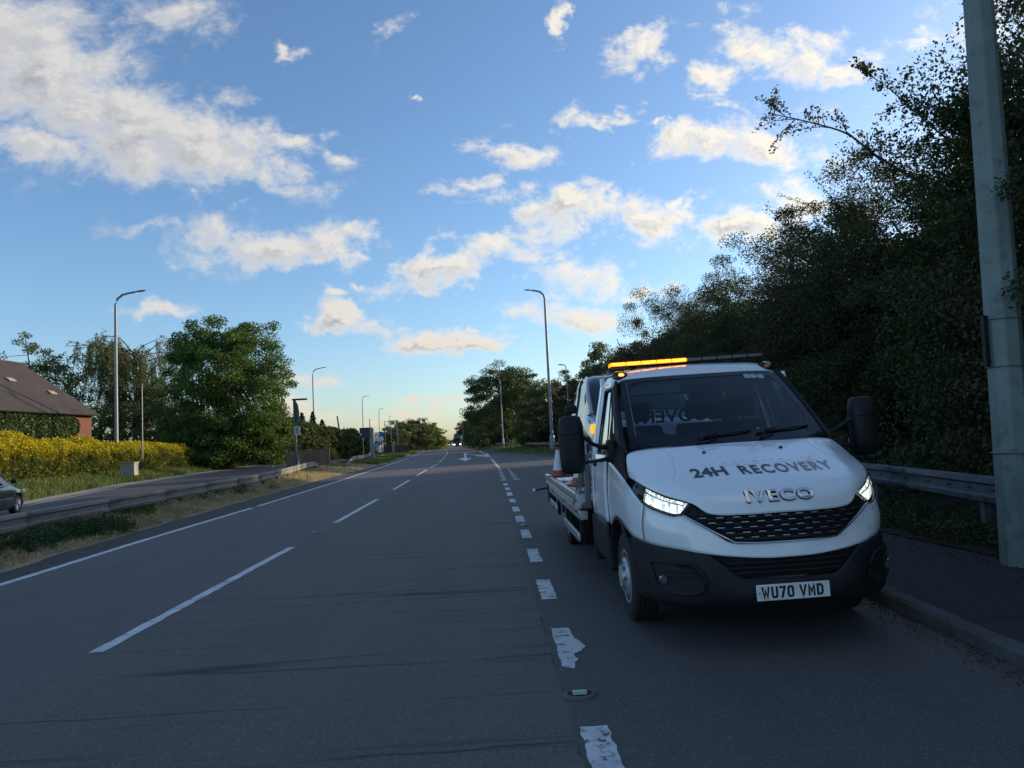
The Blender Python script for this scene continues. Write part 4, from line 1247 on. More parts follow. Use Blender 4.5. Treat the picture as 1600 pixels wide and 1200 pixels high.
# flatbed
bed = build('flatbed', MB().box(-1.10, 1.10, 3.05, 8.1, .80, .86), M_STEEL, truck)
plank_me = None
n_pl = 13
for k in range(n_pl):
    x = -1.05 + (k + .5) * 2.10 / n_pl
    if plank_me is None:
        o = build('deck_plank', MB().box(-.075, .075, 3.06, 8.08, .862, .885), M_ALU, bed, bevel=.006); plank_me = o.data; o.location = (x, 0, 0); pm = o
    else:
        o2 = pm.copy(); COL.objects.link(o2); o2.parent = bed; o2.location = (x, 0, 0)
for sgn in (-1, 1):
    rl = [(1.05, .86), (1.05, .935), (1.10, .955), (1.145, .955), (1.15, .90), (1.125, .86), (1.14, .80), (1.10, .79)]
    build('side_rail', MB().prism([(sgn * a, b) for a, b in rl], 3.05, 8.1, 'y'), M_ALU, bed, bevel=.004)
    build('under_rail', MB().box(min(sgn * 1.02, sgn * 1.12), max(sgn * 1.02, sgn * 1.12), 3.1, 8.0, .66, .77), M_ALU, bed, bevel=.008)
    for z0 in (.385,):
        build('side_guard', MB().box(min(sgn * 1.09, sgn * 1.125), max(sgn * 1.09, sgn * 1.125), 3.35, 5.1, z0, z0 + .10), M_ALU, bed, bevel=.008)
    build('side_guard', MB().box(min(sgn * 1.09, sgn * 1.125), max(sgn * 1.09, sgn * 1.125), 6.3, 7.6, .46, .55), M_ALU, bed, bevel=.008)
    for y in (3.38, 5.02, 6.4, 7.5):
        build('guard_post', MB().box(min(sgn * 1.04, sgn * 1.09), max(sgn * 1.04, sgn * 1.09), y, y + .05, .38, .80), M_BLACKP, bed)
    for y in (3.30, 4.7, 6.6):
        build('side_marker', MB().box(min(sgn * 1.13, sgn * 1.155), max(sgn * 1.13, sgn * 1.155), y, y + .08, .735, .775), M_ORANGE, bed, bevel=.005)
    build('headboard_brace', MB().tube([(sgn * 1.12, 3.45, .80), (sgn * 1.03, 3.02, 1.37)], [.040, .030], 4), M_ALU, bed)
    build('rear_mudguard', MB().grid([[(sgn * x, 5.75 + .47 * math.cos(a), .36 + .43 * math.sin(a)) for a in [rad(q) for q in range(10, 175, 15)]] for x in (.56, 1.04)]), M_BLACKP, bed, solid=.01, smooth=True)
    build('rear_step', MB().box(min(sgn * 1.0, sgn * 1.12), max(sgn * 1.0, sgn * 1.12), 7.7, 8.15, .46, .80), M_BLACKP, bed, bevel=.02)
build('marker_stalk', MB().tube([(-1.08, 7.9, .72), (-1.34, 7.95, .68)], .016, 8), M_BLACKP, bed)
build('marker_tip', MB().lathe([(.0001, -.035), (.03, -.02), (.034, .01), (.0001, .04)], (-1.37, 7.95, .68), 'x', 12), M_WHITEP, bed, smooth=True)
hb = MB()
for x in (-1.02, -.35, .35, 1.02): hb.box(x - .03, x + .03, 2.96, 3.02, .80, 1.40)
hb.box(-1.05, 1.05, 2.955, 3.03, 1.36, 1.42).box(-1.05, 1.05, 2.97, 3.01, 1.05, 1.10)
build('headboard', hb, M_STEEL, bed, bevel=.006)
build('tail_bar', MB().box(-1.1, 1.1, 8.1, 8.18, .55, .86), M_STEEL, bed, bevel=.01)

# ------------------------------------------------------------------ cars
def car(name, loc, rz, paint_m, label, group=None, L=4.1, Wd=.84, Hh=1.48, indicator=False, lights=False, simple=False, hood_h=.98, front_over=.78):
    """local axes: front of the car at y=0, facing -y; x across; z up"""
    c = empty(name, loc, rz, label, 'car', group)
    # stations from the front: (y, half width, z low, z belt)
    st = [(0.0, .62, .30, .62), (.10, .74, .22, .74), (.35, .81, .20, .84), (.80, Wd, .20, .90), (1.25, Wd, .20, hood_h), (2.0, Wd + .01, .20, hood_h), (3.0, Wd + .01, .20, hood_h + .01), (3.6, Wd, .22, hood_h + .03), (3.95, .76, .25, .96), (L, .66, .32, .85)]
    rows_ = []
    for y, w, z0, z1 in st:
        rows_.append([(-w * .92, y, z0), (-w, y, z0 + .12), (-w * 1.01, y, (z0 + z1) / 2), (-w * .985, y, z1 - .10), (-w * .90, y, z1 - .01), (-w * .5, y, z1 + .03), (0, y, z1 + .04), (w * .5, y, z1 + .03), (w * .90, y, z1 - .01), (w * .985, y, z1 - .10), (w * 1.01, y, (z0 + z1) / 2), (w, y, z0 + .12), (w * .92, y, z0)])
    Gc = surf(rows_, 3, 2)
    # cut wheel openings
    wy = (front_over, L - .72)
    m_ = MB()
    nr, nc = Gc.shape[:2]
    m_.v = [tuple(q) for r_ in Gc.tolist() for q in r_]
    for i in range(nr - 1):
        for j in range(nc - 1):
            q = (Gc[i, j] + Gc[i + 1, j + 1]) / 2
            if abs(q[0]) > Wd * .7 and any((q[1] - w_) ** 2 + (q[2] - .30) ** 2 < .37 ** 2 for w_ in wy): continue
            m_.f.append((i * nc + j, i * nc + j + 1, (i + 1) * nc + j + 1, (i + 1) * nc + j)); m_.m.append(0)
    body = build('body', m_, paint_m, c, smooth=True, angle=60)
    build('nose', MB().add([tuple(q) for q in Gc[0]], [tuple(range(nc))]), paint_m, body)
    build('tail', MB().add([tuple(q) for q in Gc[-1]], [tuple(range(nc))[::-1]]), paint_m, body)
    build('underside', MB().box(-Wd * .8, Wd * .8, .2, L - .2, .22, .5), M_DARK, c)
    # glasshouse
    gh = [(1.12, .70, hood_h + .01, hood_h + .02), (1.55, .68, hood_h, Hh - .24), (1.95, .62, hood_h, Hh - .04), (2.5, .61, hood_h, Hh), (3.1, .61, hood_h, Hh - .02), (3.6, .60, hood_h, Hh - .14), (3.92, .62, hood_h, hood_h + .12)]
    rows_ = []
    for y, w, z0, z1 in gh:
        wb = Wd * .93
        rows_.append([(-wb, y, z0 - .02), (-(wb * .5 + w * .5), y, (z0 + z1) / 2), (-w, y, z1 - .03), (-w * .6, y, z1), (0, y, z1 + .01), (w * .6, y, z1), (w, y, z1 - .03), (wb * .5 + w * .5, y, (z0 + z1) / 2), (wb, y, z0 - .02)])
    Gg = surf(rows_, 3, 2)
    build('windows', MB().grid(Gg.tolist()), plain('dark_car_glass', (.015, .02, .024), .06, bump=0, spec=.9), c, smooth=True, angle=60)
    top = Gg[7:17, 4:13] + np.array([0, 0, .006])
    build('roof', MB().grid(top.tolist()), paint_m, c, smooth=True, angle=180, solid=.01)
    for sgn in (-1, 1):
        for rng, col in (([0, 3, 6], 4 if sgn < 0 else 12), ([16, 17, 18], 4 if sgn < 0 else 12)):
            pts = [tuple(Gg[i_, col]) for i_ in (range(0, 8) if rng[0] == 0 else range(15, 19))]
            build('pillar', MB().tube(pts, .028, 6), paint_m, c, smooth=True)
        pts = [tuple(Gg[10, k_]) for k_ in ((0, 1, 2, 3, 4) if sgn < 0 else (16, 15, 14, 13, 12))]
        build('pillar', MB().tube(pts, .022, 6), M_BLACKP, c)
        mo = build('door_mirror', MB().box(min(sgn * .88, sgn * 1.04), max(sgn * .88, sgn * 1.04), 1.38, 1.50, hood_h + .02, hood_h + .15), M_BLACKP, c, bevel=.03, seg=3)
        build('headlight', MB().prism([(sgn * .48, .64), (sgn * .74, .66), (sgn * .79, .78), (sgn * .55, .76)], -.0, .34, 'y'), glow('far_headlight', (1, .95, .85), 2) if lights else plain('lamp_glass', (.5, .52, .54), .1, bump=0), c, bevel=.01)
        if indicator:
            build('indicator', MB().box(min(sgn * .74, sgn * .835), max(sgn * .74, sgn * .835), .16, .40, .72, .84), M_AMBERG if sgn < 0 else M_AMBERLENS, c, bevel=.03, seg=3)
        for w_ in wy:
            wheel(c, sgn * (Wd - .09), w_, .31, .19, sgn, True, spokes=13)
            if not simple:
                build('arch_lining', MB().grid([[(sgn * x, w_ + .365 * math.cos(a), .30 + .365 * math.sin(a)) for a in [rad(q) for q in range(-5, 190, 15)]] for x in (Wd * .55, Wd * .995)]), M_BLACKP, c, smooth=True)
    for sgn in (-1, 1):
        build('rubbing_strip', MB().box(min(sgn * (Wd - .01), sgn * (Wd + .02)), max(sgn * (Wd - .01), sgn * (Wd + .02)), 1.25, 3.0, .52, .56), M_STEEL, c)
    return c

M_SILVER = paintwork('silver_car_paint', (.34, .36, .42), dirt=.1, rough=.25)
M_CARDARK = paintwork('dark_green_car_paint', (.022, .032, .034), dirt=.15, rough=.2)
M_CARW = paintwork('white_car_paint', (.6, .6, .6), dirt=.1)
# the broken-down car on the flatbed (stands on the deck)
cc = car('loaded_car', (2.12, 8.75, .90), rad(-.3), M_SILVER, 'silver car carried on the flatbed of the recovery truck, amber indicator lit', L=4.1, Wd=.80, Hh=1.62, indicator=True, hood_h=1.0)
# dark hatchback on the opposite carriageway, nose to the right of the picture (driving away)
h = math.atan2(22.4 - 18.3, 44.8 - 29)
car('dark_hatchback', (-16.1, 23.85, .0), math.pi + h * .9, M_CARDARK, 'dark hatchback with silver multi-spoke wheels driving along the opposite road at the left edge')
car('distant_white_car', (-22.4, 140, .0), math.pi + .17, M_CARW, 'small white car far off behind the second steel barrier', simple=True)
car('distant_grey_car', (-17.0, 300, 0), -.055, M_SILVER, 'tiny grey car following the oncoming lorry', simple=True, lights=True)

# oncoming lorry
lorry = empty('oncoming_lorry', (-11.0, 233, 0), -.055 + 0.0, 'dark lorry with headlights on coming towards the camera far down the road', 'lorry')
M_LORRY = plain('lorry_dark_paint', (.03, .035, .045), .4)
build('cab', MB().box(-1.22, 1.22, 0, 2.0, .55, 3.1), M_LORRY, lorry, bevel=.12, seg=3)
build('windscreen', MB().box(-1.08, 1.08, -.03, .02, 1.75, 2.65), plain('dark_car_glass', (.015, .02, .024), .06), lorry, bevel=.04)
build('box_body', MB().box(-1.25, 1.25, 2.2, 9.5, 1.1, 3.75), plain('lorry_box', (.06, .065, .075), .6), lorry, bevel=.05)
build('air_deflector', MB().prism([(0.35, 3.1), (2.0, 3.1), (2.0, 3.8)], -1.1, 1.1, 'x'), M_LORRY, lorry, bevel=.03)
for sgn in (-1, 1):
    build('headlight', MB().box(sgn * .95 - .2, sgn * .95 + .2, -.04, .02, .65, .95), glow('lorry_headlight', (1, .96, .85), 4), lorry, bevel=.03)
    build('door_mirror', MB().box(sgn * 1.42 - .1, sgn * 1.42 + .1, .1, .2, 1.9, 2.6), M_BLACKP, lorry, bevel=.03)
    build('mirror_arm', MB().tube([(sgn * 1.2, .15, 2.5), (sgn * 1.4, .15, 2.5)], .03, 6), M_BLACKP, lorry)
    for y in (1.2, 7.5): wheel(lorry, sgn * 1.05, y, .5, .3, sgn)
build('bumper', MB().box(-1.2, 1.2, -.08, .1, .35, .62), M_BLACKP, lorry, bevel=.04)

# traffic cones on the flatbed
def cone(loc, label, tilt=0):
    c = empty('traffic_cone', loc, .3, label, 'traffic cone', 'traffic cones on the flatbed')
    c.rotation_euler = (tilt, 0, .3)
    build('base', MB().box(-.15, .15, -.15, .15, 0, .03), plain('cone_base', (.22, .06, .03), .8), c, bevel=.01)
    build('cone', MB().lathe([(.12, .03), (.085, .17), (.03, .50), (.0001, .505)], (0, 0, 0), 'z', 20), plain('faded_cone_orange', (.34, .09, .04), .7), c, smooth=True)
    build('reflective_sleeve', MB().lathe([(.102, .12), (.038, .46)], (0, 0, 0), 'z', 20), M_WHITEP, c, smooth=True)
cone((1.12, 12.0, .925), 'white sleeved traffic cone standing on the rear left corner of the flatbed')
cone((1.18, 9.6, .925), 'orange and white traffic cone beside the headboard brace of the flatbed')

# ------------------------------------------------------------------ lighting columns
M_GALV = plain('galvanised_grey', (.24, .26, .27), .55, metal=.3, var=.15, scale=3, bump=.2, dirt=.25)
M_COLGREEN = plain('pale_green_concrete_column', (.20, .245, .225), .8, var=.16, scale=2.0, bump=.35, dirt=.5)
M_COLBROWN = plain('brown_painted_steel', (.10, .085, .075), .7, var=.2, scale=3, dirt=.4)
def lamp_column(x, y, h, side, label, z=None, arm=1.3, group='tall lighting columns along the road', r=.085, lean=(0, 0)):
    z = land(x, y) if z is None else z
    c = empty('lamp_column', (x, y, z - .05), 0, label, 'street light', group)
    c.rotation_euler = (lean[0], lean[1], 0)
    build('base_section', MB().lathe([(r * 1.75, 0), (r * 1.7, 1.5), (r * 1.2, 1.62)], (0, 0, 0), 'z', 14), M_GALV, c, smooth=True)
    pts = [(0, 0, 1.5), (0, 0, h - .9)] + [(side * arm * .55 * (1 - math.cos(a)), 0, h - .9 + .85 * math.sin(a)) for a in (rad(30), rad(60), rad(85))] + [(side * arm * .8, 0, h + .03)]
    build('pole', MB().tube(pts, [r * 1.15, r * .75, r * .7, r * .65, r * .6, r * .6], 12), M_GALV, c, smooth=True)
    hd = MB().lathe([(.0001, -.42), (.07, -.38), (.13, -.1), (.12, .2), (.05, .42), (.0001, .45)], (0, 0, 0), 'x', 12)
    o = build('lantern', hd, M_GALV, c, smooth=True)
    o.location = (side * (arm * .8 + .38), 0, h + .08); o.scale = (1, 1.1, .55); o.rotation_euler = (0, rad(-6 * side), 0)
    return c
lamp_column(-28.4, 55, 13.9, 1, 'tall grey street light standing in front of the yellow hedge on the left', arm=1.9, r=.13)
lamp_column(-28.2, 115, 14.6, 1, 'tall grey street light rising from behind the wooden fence panel', arm=1.7, r=.12)
lamp_column(-33.7, 190, 15.0, 1, 'distant street light rising behind the dark board and white gabled building', r=.13)
lamp_column(-41.5, 268, 15.0, 1, 'distant street light in front of the dark green left-hand trees', r=.14, z=.5)
lamp_column(-48.5, 345, 15.2, 1, 'faint street light in front of the bright yellow-green trees, farthest on the left side', r=.15, z=.5)
lamp_column(6.2, 72, 16.5, -1, 'tall grey street light on the right verge beyond the recovery truck', arm=1.6, r=.15)
lamp_column(1.9, 112, 11.0, -1, 'thin pale pole against the first rounded tree on the right', arm=.5, r=.10)
lamp_column(9.6, 86, 10.0, -1, 'short pale pole between the tall street light and the recovery truck', arm=.3, r=.09)
for i_, (x, y, h_) in enumerate([(-2.3, 150, 9.5), (-4.8, 185, 12.5), (-7.0, 185, 8.0), (-9.3, 240, 8.5)]):
    lamp_column(x, y, h_, -1, ['slim pole below the first rounded right-hand tree', 'slim pole to the left of the first rounded right-hand tree', 'slim pole nearest the oncoming lorry, front one of a pair', 'far slim pole just right of the oncoming lorry'][i_], arm=.4, r=.09)

# near octagonal column
near = empty('octagonal_column', (5.17, 6.98, .10), 0, 'thick pale green octagonal lighting column close by on the right footway', 'street light')
near.rotation_euler = (0, rad(1.6), 0)
def octa(r0, r1, z0, z1, rot=.25):
    v0 = [(r0 * math.cos(rot + k * math.pi / 4), r0 * math.sin(rot + k * math.pi / 4), z0) for k in range(8)]
    v1 = [(r1 * math.cos(rot + k * math.pi / 4), r1 * math.sin(rot + k * math.pi / 4), z1) for k in range(8)]
    return MB().add(v0 + v1, [tuple(range(8))[::-1], tuple(range(8, 16))] + [(k, (k + 1) % 8, 8 + (k + 1) % 8, 8 + k) for k in range(8)])
build('column_shaft', octa(.178, .113, 0, 9.5), M_COLGREEN, near, bevel=.012, seg=2)
bx = build('meter_box', MB().box(-.13, .13, -.075, .06, -.33, .33), plain('grey_green_box', (.17, .215, .20), .6, var=.12, scale=3, dirt=.3), near, bevel=.012)
bx.location = (.115, -.215, .78); bx.rotation_euler = (0, 0, -.05)
build('box_lid', MB().box(-.14, .14, -.085, .07, .33, .36), plain('grey_green_box', (.17, .215, .20), .6), bx, bevel=.006)
for z in (1.12, 1.98, 2.46):
    rr_ = .185 - (.067) * z / 9.5 + .006
    build('steel_strap', MB().tube([(rr_ * math.cos(.25 + k * math.pi / 4), rr_ * math.sin(.25 + k * math.pi / 4), z) for k in range(9)], .006 if z > 1.5 else .008, 6), M_STEEL, near)
build('sign_back', MB().box(-.235, -.185, -.05, .0, 1.98, 2.50), M_BLACKP, near, bevel=.004)

# brown lamp post with banner on the central verge
bp = empty('banner_lamp_post', (-11.95, 44, .04), 0, 'brown lamp post with flat head, dark banner and small white notice', 'lamp post')
build('base_section', MB().box(-.17, .17, -.17, .17, 0, 1.3), M_COLBROWN, bp, bevel=.03)
build('pole', MB().tube([(0, 0, 1.2), (0, 0, 4.65)], .085, 10), M_COLBROWN, bp, smooth=True)
build('lamp_head', MB().box(-.12, .78, -.13, .13, 4.60, 4.70), M_BLACKP, bp, bevel=.03)
build('banner', MB().prism([(.09, 3.05), (.20, 3.05), (.27, 3.4), (.28, 3.85), (.22, 4.3), (.09, 4.55)], -.03, .03, 'y'), plain('dark_blue_banner', (.03, .055, .09), .5), bp, bevel=.008)
build('notice', MB().box(-.02, .33, -.14, -.11, 2.45, 2.98), plain('pale_notice', (.42, .43, .42), .6), bp, bevel=.01)
build('notice_print', MB().box(.06, .25, -.147, -.142, 2.62, 2.66).box(.06, .25, -.147, -.142, 2.72, 2.76).box(.10, .21, -.147, -.142, 2.82, 2.90), M_BLACKP, bp)

# grey camera post
gp_ = empty('grey_square_post', (-13.2, 80, .05), 0, 'thick grey square post standing behind the curved barrier end', 'post')
build('column', MB().box(-.18, .18, -.18, .18, 0, 3.55), M_GALV, gp_, bevel=.02)
build('thin_mast', MB().tube([(-.24, 0, 2.2), (-.24, 0, 4.6)], .05, 8), M_GALV, gp_)
# leaning telegraph pole and thin pole by the hedge
lp_ = empty('leaning_pole', (-24.4, 118, 1.0), 0, 'dark leaning wooden pole rising out of the dark hedge', 'pole')
build('pole', MB().tube([(0, 0, 0), (0, 0, 5.9)], [.17, .12], 8), M_COLBROWN, lp_, smooth=True); lp_.rotation_euler = (0, rad(-7), 0)
build('crossbar', MB().tube([(-.9, 0, 2.6), (.1, 0, 2.6)], .07, 6), M_COLBROWN, lp_)
tp_ = empty('thin_grey_pole', (-27.9, 58, .5), 0, 'thin grey pole with small lamp behind the concrete cabinet', 'pole')
build('pole', MB().tube([(0, 0, 0), (0, 0, 6.9)], [.06, .045], 8), M_GALV, tp_, smooth=True)
build('small_lamp', MB().lathe([(.0001, -.1), (.12, 0), (.0001, .14)], (-.0, 0, 6.95), 'z', 10), M_GALV, tp_, smooth=True)

# concrete cabinet
cb = empty('concrete_cabinet', (-24.95, 50, .42), .1, 'squat pale concrete cabinet standing in the long grass before the yellow hedge', 'cabinet')
M_CONC = plain('pale_concrete', (.33, .30, .26), .9, var=.2, scale=4, bump=.4, dirt=.4)
build('body', MB().box(-.46, .46, -.40, .40, 0, .84), M_CONC, cb, bevel=.015)
build('lid', MB().box(-.50, .50, -.44, .44, .843, .92), M_CONC, cb, bevel=.015)

# wooden fence panel, boards one by one
fp_ = empty('wooden_fence', (-17.0, 60, .12), math.atan2(-2, 3.3) * 0, 'low brown boarded fence panel behind the barrier, beside the banner lamp post', 'fence')
M_WOOD = plain('brown_boards', (.20, .125, .075), .85, var=.3, scale=3, bump=.3, dirt=.3)
bd = None
for k in range(8):
    if bd is None:
        bd = build('board', MB().box(0, 3.42, -.015, .015, 0, .165), M_WOOD, fp_, bevel=.004)
        o = bd
    else:
        o = bd.copy(); COL.objects.link(o); o.parent = fp_
    o.location = (0, (k % 2) * .004, .02 + k * .172)
for x in (-.06, 1.7, 3.44):
    build('post', MB().box(x - .05, x + .05, .02, .12, 0, 1.48), M_WOOD, fp_)

# dark board and white gabled shed behind
db = empty('dark_signboard', (-16.4, 95, .4), 0, 'large dark blue grey board seen from behind, in front of the white gabled building', 'sign')
build('board', MB().box(-.95, .78, -.05, .05, 2.35, 3.7), plain('dark_blue_grey_board', (.045, .065, .085), .6), db, bevel=.06, seg=3)
for x in (-.5, .4): build('leg', MB().tube([(x, 0, 0), (x, 0, 2.4)], .06, 8), M_GALV, db)
build('small_notice', MB().box(-.85, -.65, -.06, -.055, 2.7, 2.95), M_WHITEP, db)
sh = empty('gabled_building', (-22.3, 122, .5), 0, 'small white gable-ended building with a dark roof and door across the road', 'building')
M_RENDER = plain('pale_render', (.42, .44, .45), .8)
M_SLATE = plain('dark_slate', (.05, .052, .06), .7, bump=.3)
build('wall', MB().prism([(-.9, 0), (3.2, 0), (3.2, 1.5), (1.15, 2.75), (-.9, 1.5)], 0, 6, 'y'), M_RENDER, sh)
build('roof', MB().prism([(-1.2, 1.35), (1.15, 2.85), (3.5, 1.35), (3.5, 1.52), (1.15, 3.05), (-1.2, 1.52)], -.25, 6.3, 'y'), M_SLATE, sh)
build('door', MB().box(.95, 1.35, -.04, .0, 0, 1.9), M_DARK, sh)
build('window', MB().box(1.6, 2.1, -.04, 0, .6, 1.9), M_DARK, sh)
build('door_frame', MB().box(.85, .94, -.06, -.005, 0, 2.0).box(1.36, 1.45, -.06, -.005, 0, 2.0).box(.85, 1.45, -.06, -.005, 1.91, 2.0), M_SLATE, sh)
lb = empty('long_dark_building', (-35.0, 134, .5), 0, 'long low dark roof of a building showing over the dark hedge', 'building')
build('wall', MB().box(0, 12.5, 0, 8, 0, 3.2), M_COLBROWN, lb)
build('roof', MB().prism([(-.4, 3.2), (12.9, 3.2), (12.9, 3.55), (-.4, 4.3)], -.3, 8.3, 'y'), M_SLATE, lb)
fs = empty('forecourt_sign', (-18.9, 118, .4), 0, 'low blue and white forecourt sign to the right of the grey post', 'sign')
build('white_panel', MB().box(-.7, 1.2, -.1, .1, 2.0, 2.7), M_WHITEP, fs, bevel=.02)
build('blue_panel', MB().box(.6, 1.2, -.12, .12, 2.72, 3.5), plain('blue_panel', (.05, .16, .42), .5), fs, bevel=.02)
for x in (-.4, .9): build('leg', MB().box(x - .08, x + .08, -.05, .05, 0, 2.0), M_GALV, fs)
rack = empty('goods_rack', (-20.6, 140, .4), 0, 'open steel goods rack standing behind the blue and white forecourt sign', 'rack')
for x in (0, 1.2, 2.4): build('upright', MB().tube([(x, 0, 0), (x, 0, 6.0)], .06, 6), M_GALV, rack)
for z in (3.6, 4.4, 5.2, 5.95): build('rail', MB().tube([(-.2, 0, z), (2.6, 0, z)], .05, 6), M_GALV, rack)
wl = empty('brick_garden_wall', (-19.9, 128, .3), 0, 'low dark brick wall behind the second steel barrier', 'wall')
build('wall', MB().box(0, 5.2, 0, .3, 0, 1.15), plain('dark_brick', (.10, .07, .06), .9, bump=.5), wl)
build('gate_pier', MB().box(2.2, 2.7, -.1, .4, 0, 1.9), M_CONC, wl, bevel=.03)

# ------------------------------------------------------------------ barn with ivy
M_BRICK = None
def brick_fn(N):
    c = objc(N)
    b = N.n('ShaderNodeTexBrick')
    s3 = N.sep(c)
    N.put(b.inputs['Vector'], N.comb(N.math('ADD', s3[1], s3[0]), s3[2], 0.0))
    b.inputs['Scale'].default_value = 1.0
    b.inputs['Brick Width'].default_value = .225; b.inputs['Row Height'].default_value = .075
    b.inputs['Mortar Size'].default_value = .010; b.inputs['Mortar Smooth'].default_value = .2
    b.inputs['Color1'].default_value = (.19, .050, .028, 1); b.inputs['Color2'].default_value = (.115, .034, .024, 1); b.inputs['Mortar'].default_value = (.13, .10, .08, 1)
    cc = N.mix(N.math('MULTIPLY', N.ramp(N.noise(c, .9, 5, .7), .4, .7), .5), b.outputs[0], (.21, .075, .042))
    return bsdf(N, cc, .9, bump=b.outputs['Fac'], bstr=-.5, bdist=.02)
M_BRICK = material('red_brick', brick_fn)
def tile_fn(N):
    c = objc(N)
    s3 = N.sep(c)
    b = N.n('ShaderNodeTexBrick')
    N.put(b.inputs['Vector'], N.comb(s3[1], N.math('MULTIPLY', s3[2], 1.55), 0.0))
    b.inputs['Scale'].default_value = 1.0
    b.inputs['Brick Width'].default_value = .19; b.inputs['Row Height'].default_value = .17
    b.inputs['Mortar Size'].default_value = .014
    b.inputs['Color1'].default_value = (.058, .046, .040, 1); b.inputs['Color2'].default_value = (.038, .031, .029, 1); b.inputs['Mortar'].default_value = (.025, .022, .022, 1)
    cc = N.mix(N.math('MULTIPLY', N.ramp(N.noise(c, 1.1, 6, .7), .42, .62), .6), b.outputs[0], (.070, .050, .041))
    cc = N.mix(N.math('MULTIPLY', N.ramp(N.noise(c, 5, 4, .7), .55, .7), .4), cc, (.16, .14, .11))
    return bsdf(N, cc, .85, bump=b.outputs['Fac'], bstr=-.7, bdist=.03)
M_TILE = material('clay_roof_tiles', tile_fn)
barn = empty('brick_barn', (-31.9, 58, .5), rad(-4), 'red brick barn with brown tiled roof and ivy-covered side behind the yellow hedge', 'building')
# local: +x towards the road, -y along the wall towards the camera
build('wall', MB().prism([(0, 0), (0, 4.85), (-5.8, 8.7), (-11.6, 4.85), (-11.6, 0)], -26, 0, 'y'), M_BRICK, barn)
build('roof', MB().prism([(.45, 4.60), (-5.8, 8.90), (-12.05, 4.60), (-12.05, 4.78), (-5.8, 9.12), (.45, 4.78)], -26.3, .22, 'y'), M_TILE, barn)
build('ridge_tiles', MB().tube([(-5.8, -26.3, 9.13), (-5.8, .24, 9.13)], .13, 8), M_TILE, barn)
build('gutter', MB().tube([(.50, -26.3, 4.66), (.50, .2, 4.66)], .065, 8), M_DARK, barn)
for (t, y) in ((.42, -4.6), (.62, -1.9), (.58, -7.8)):
    z = 4.85 + (8.95 - 4.70) * (1 - t) * .0 + 0
    x = .45 - 6.25 * (1 - t); zz1 = 4.80 + 4.34 * (1 - t)
    o = build('roof_vent', MB().box(-.22, .22, -.35, .35, .0, .09), M_CONC, barn, bevel=.02)
    o.location = (x, y, zz1 + .02); o.rotation_euler = (0, rad(34.5), 0)

# ------------------------------------------------------------------ steel barriers
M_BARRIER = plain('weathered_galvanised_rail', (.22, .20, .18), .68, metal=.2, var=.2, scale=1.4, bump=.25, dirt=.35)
M_BARRIERD = plain('dark_galvanised_rail', (.12, .13, .145), .65, metal=.2, var=.3, scale=3, bump=.3, dirt=.3)  # dark bluish grey with uneven patches
def barrier(name, pts, label, mat, front, group, h=.72, posts=3.2, endcurl=False, beam_l=3.2, slots=False):
    """open box beam profile swept along pts (x, y, z of ground); front = side of the face (+1/-1 in x)"""
    e = empty(name, (0, 0, 0), 0, label, 'crash barrier', group)
    sec = [(0, h - .31), (.035, h - .30), (.05, h - .235), (.012, h - .205), (.012, h - .105), (.05, h - .075), (.04, h - .01), (-.02, h), (-.09, h - .004), (-.11, h - .03)]
    P = [Vector(q) for q in pts]
    cum = [0]
    for a, b in zip(P, P[1:]): cum.append(cum[-1] + (b - a).length)
    def at(s_):
        s_ = max(0, min(cum[-1], s_))
        for i in range(len(P) - 1):
            if s_ <= cum[i + 1] + 1e-6:
                t = (s_ - cum[i]) / (cum[i + 1] - cum[i]); return P[i].lerp(P[i + 1], t), (P[i + 1] - P[i]).normalized()
    s_ = 0; k = 0
    while s_ < cum[-1] - .2:
        s1 = min(cum[-1], s_ + beam_l)
        rows_ = []
        for j in range(4):
            q, d_ = at(s_ + (s1 - s_ + .12) * j / 3 * (1 if s1 < cum[-1] else .97))
            nrm = Vector((d_.y, -d_.x, 0)).normalized() * front
            pr = .004 * (1 - j / 3)
            rows_.append([tuple(q + nrm * (a + pr) + Vector((0, 0, b))) for a, b in sec])
        bo = build('beam', MB().grid(rows_), mat, e, smooth=True, angle=30, solid=.006)
        q, d_ = at(s_ + .12); nrm = Vector((d_.y, -d_.x, 0)).normalized() * front
        if s_ < 45:
            bm = MB()
            for dd in (.03, .09):
                for zb in (-.26, -.16, -.04):
                    q, d_ = at(s_ + dd)
                    c_ = q + nrm * (.022 if zb == -.16 else .05) + Vector((0, 0, h + zb))
                    bm.lathe([(.016, -.004), (.016, .012), (.0001, .016)], tuple(c_), 'x', 6)
            if slots:
                for fr in (.28, .45, .62, .8):
                    q, d_ = at(s_ + (s1 - s_) * fr); c_ = q + nrm * .019 + Vector((0, 0, h - .155))
                    bm.box(c_.x - .004, c_.x + .004, c_.y - .05, c_.y + .05, c_.z - .008, c_.z + .008)
            build('splice_bolts', bm, M_STEEL if not slots else M_DARK, e)
        s_ = s1; k += 1
    s_ = 1.3; pm_ = None
    while s_ < cum[-1]:
        q, d_ = at(s_)
        nrm = Vector((d_.y, -d_.x, 0)).normalized() * front
        if pm_ is None:
            pb = MB().box(-.012, .012, -.055, .055, -.4, h - .06).box(-.05, .05, -.058, -.050, -.4, h - .06).box(-.05, .05, .050, .058, -.4, h - .06)
            o = build('post', pb, M_COLBROWN if not slots else M_BARRIERD, e); pm_ = o
        else:
            o = pm_.copy(); COL.objects.link(o); o.parent = e
        o.location = q - nrm * .09; o.rotation_euler = (0, 0, math.atan2(d_.y, d_.x))
        s_ += posts
    return e
def ground_pts(tab, up=0.0): return [(x, y, land(x, y) + up) for y, x in tab]
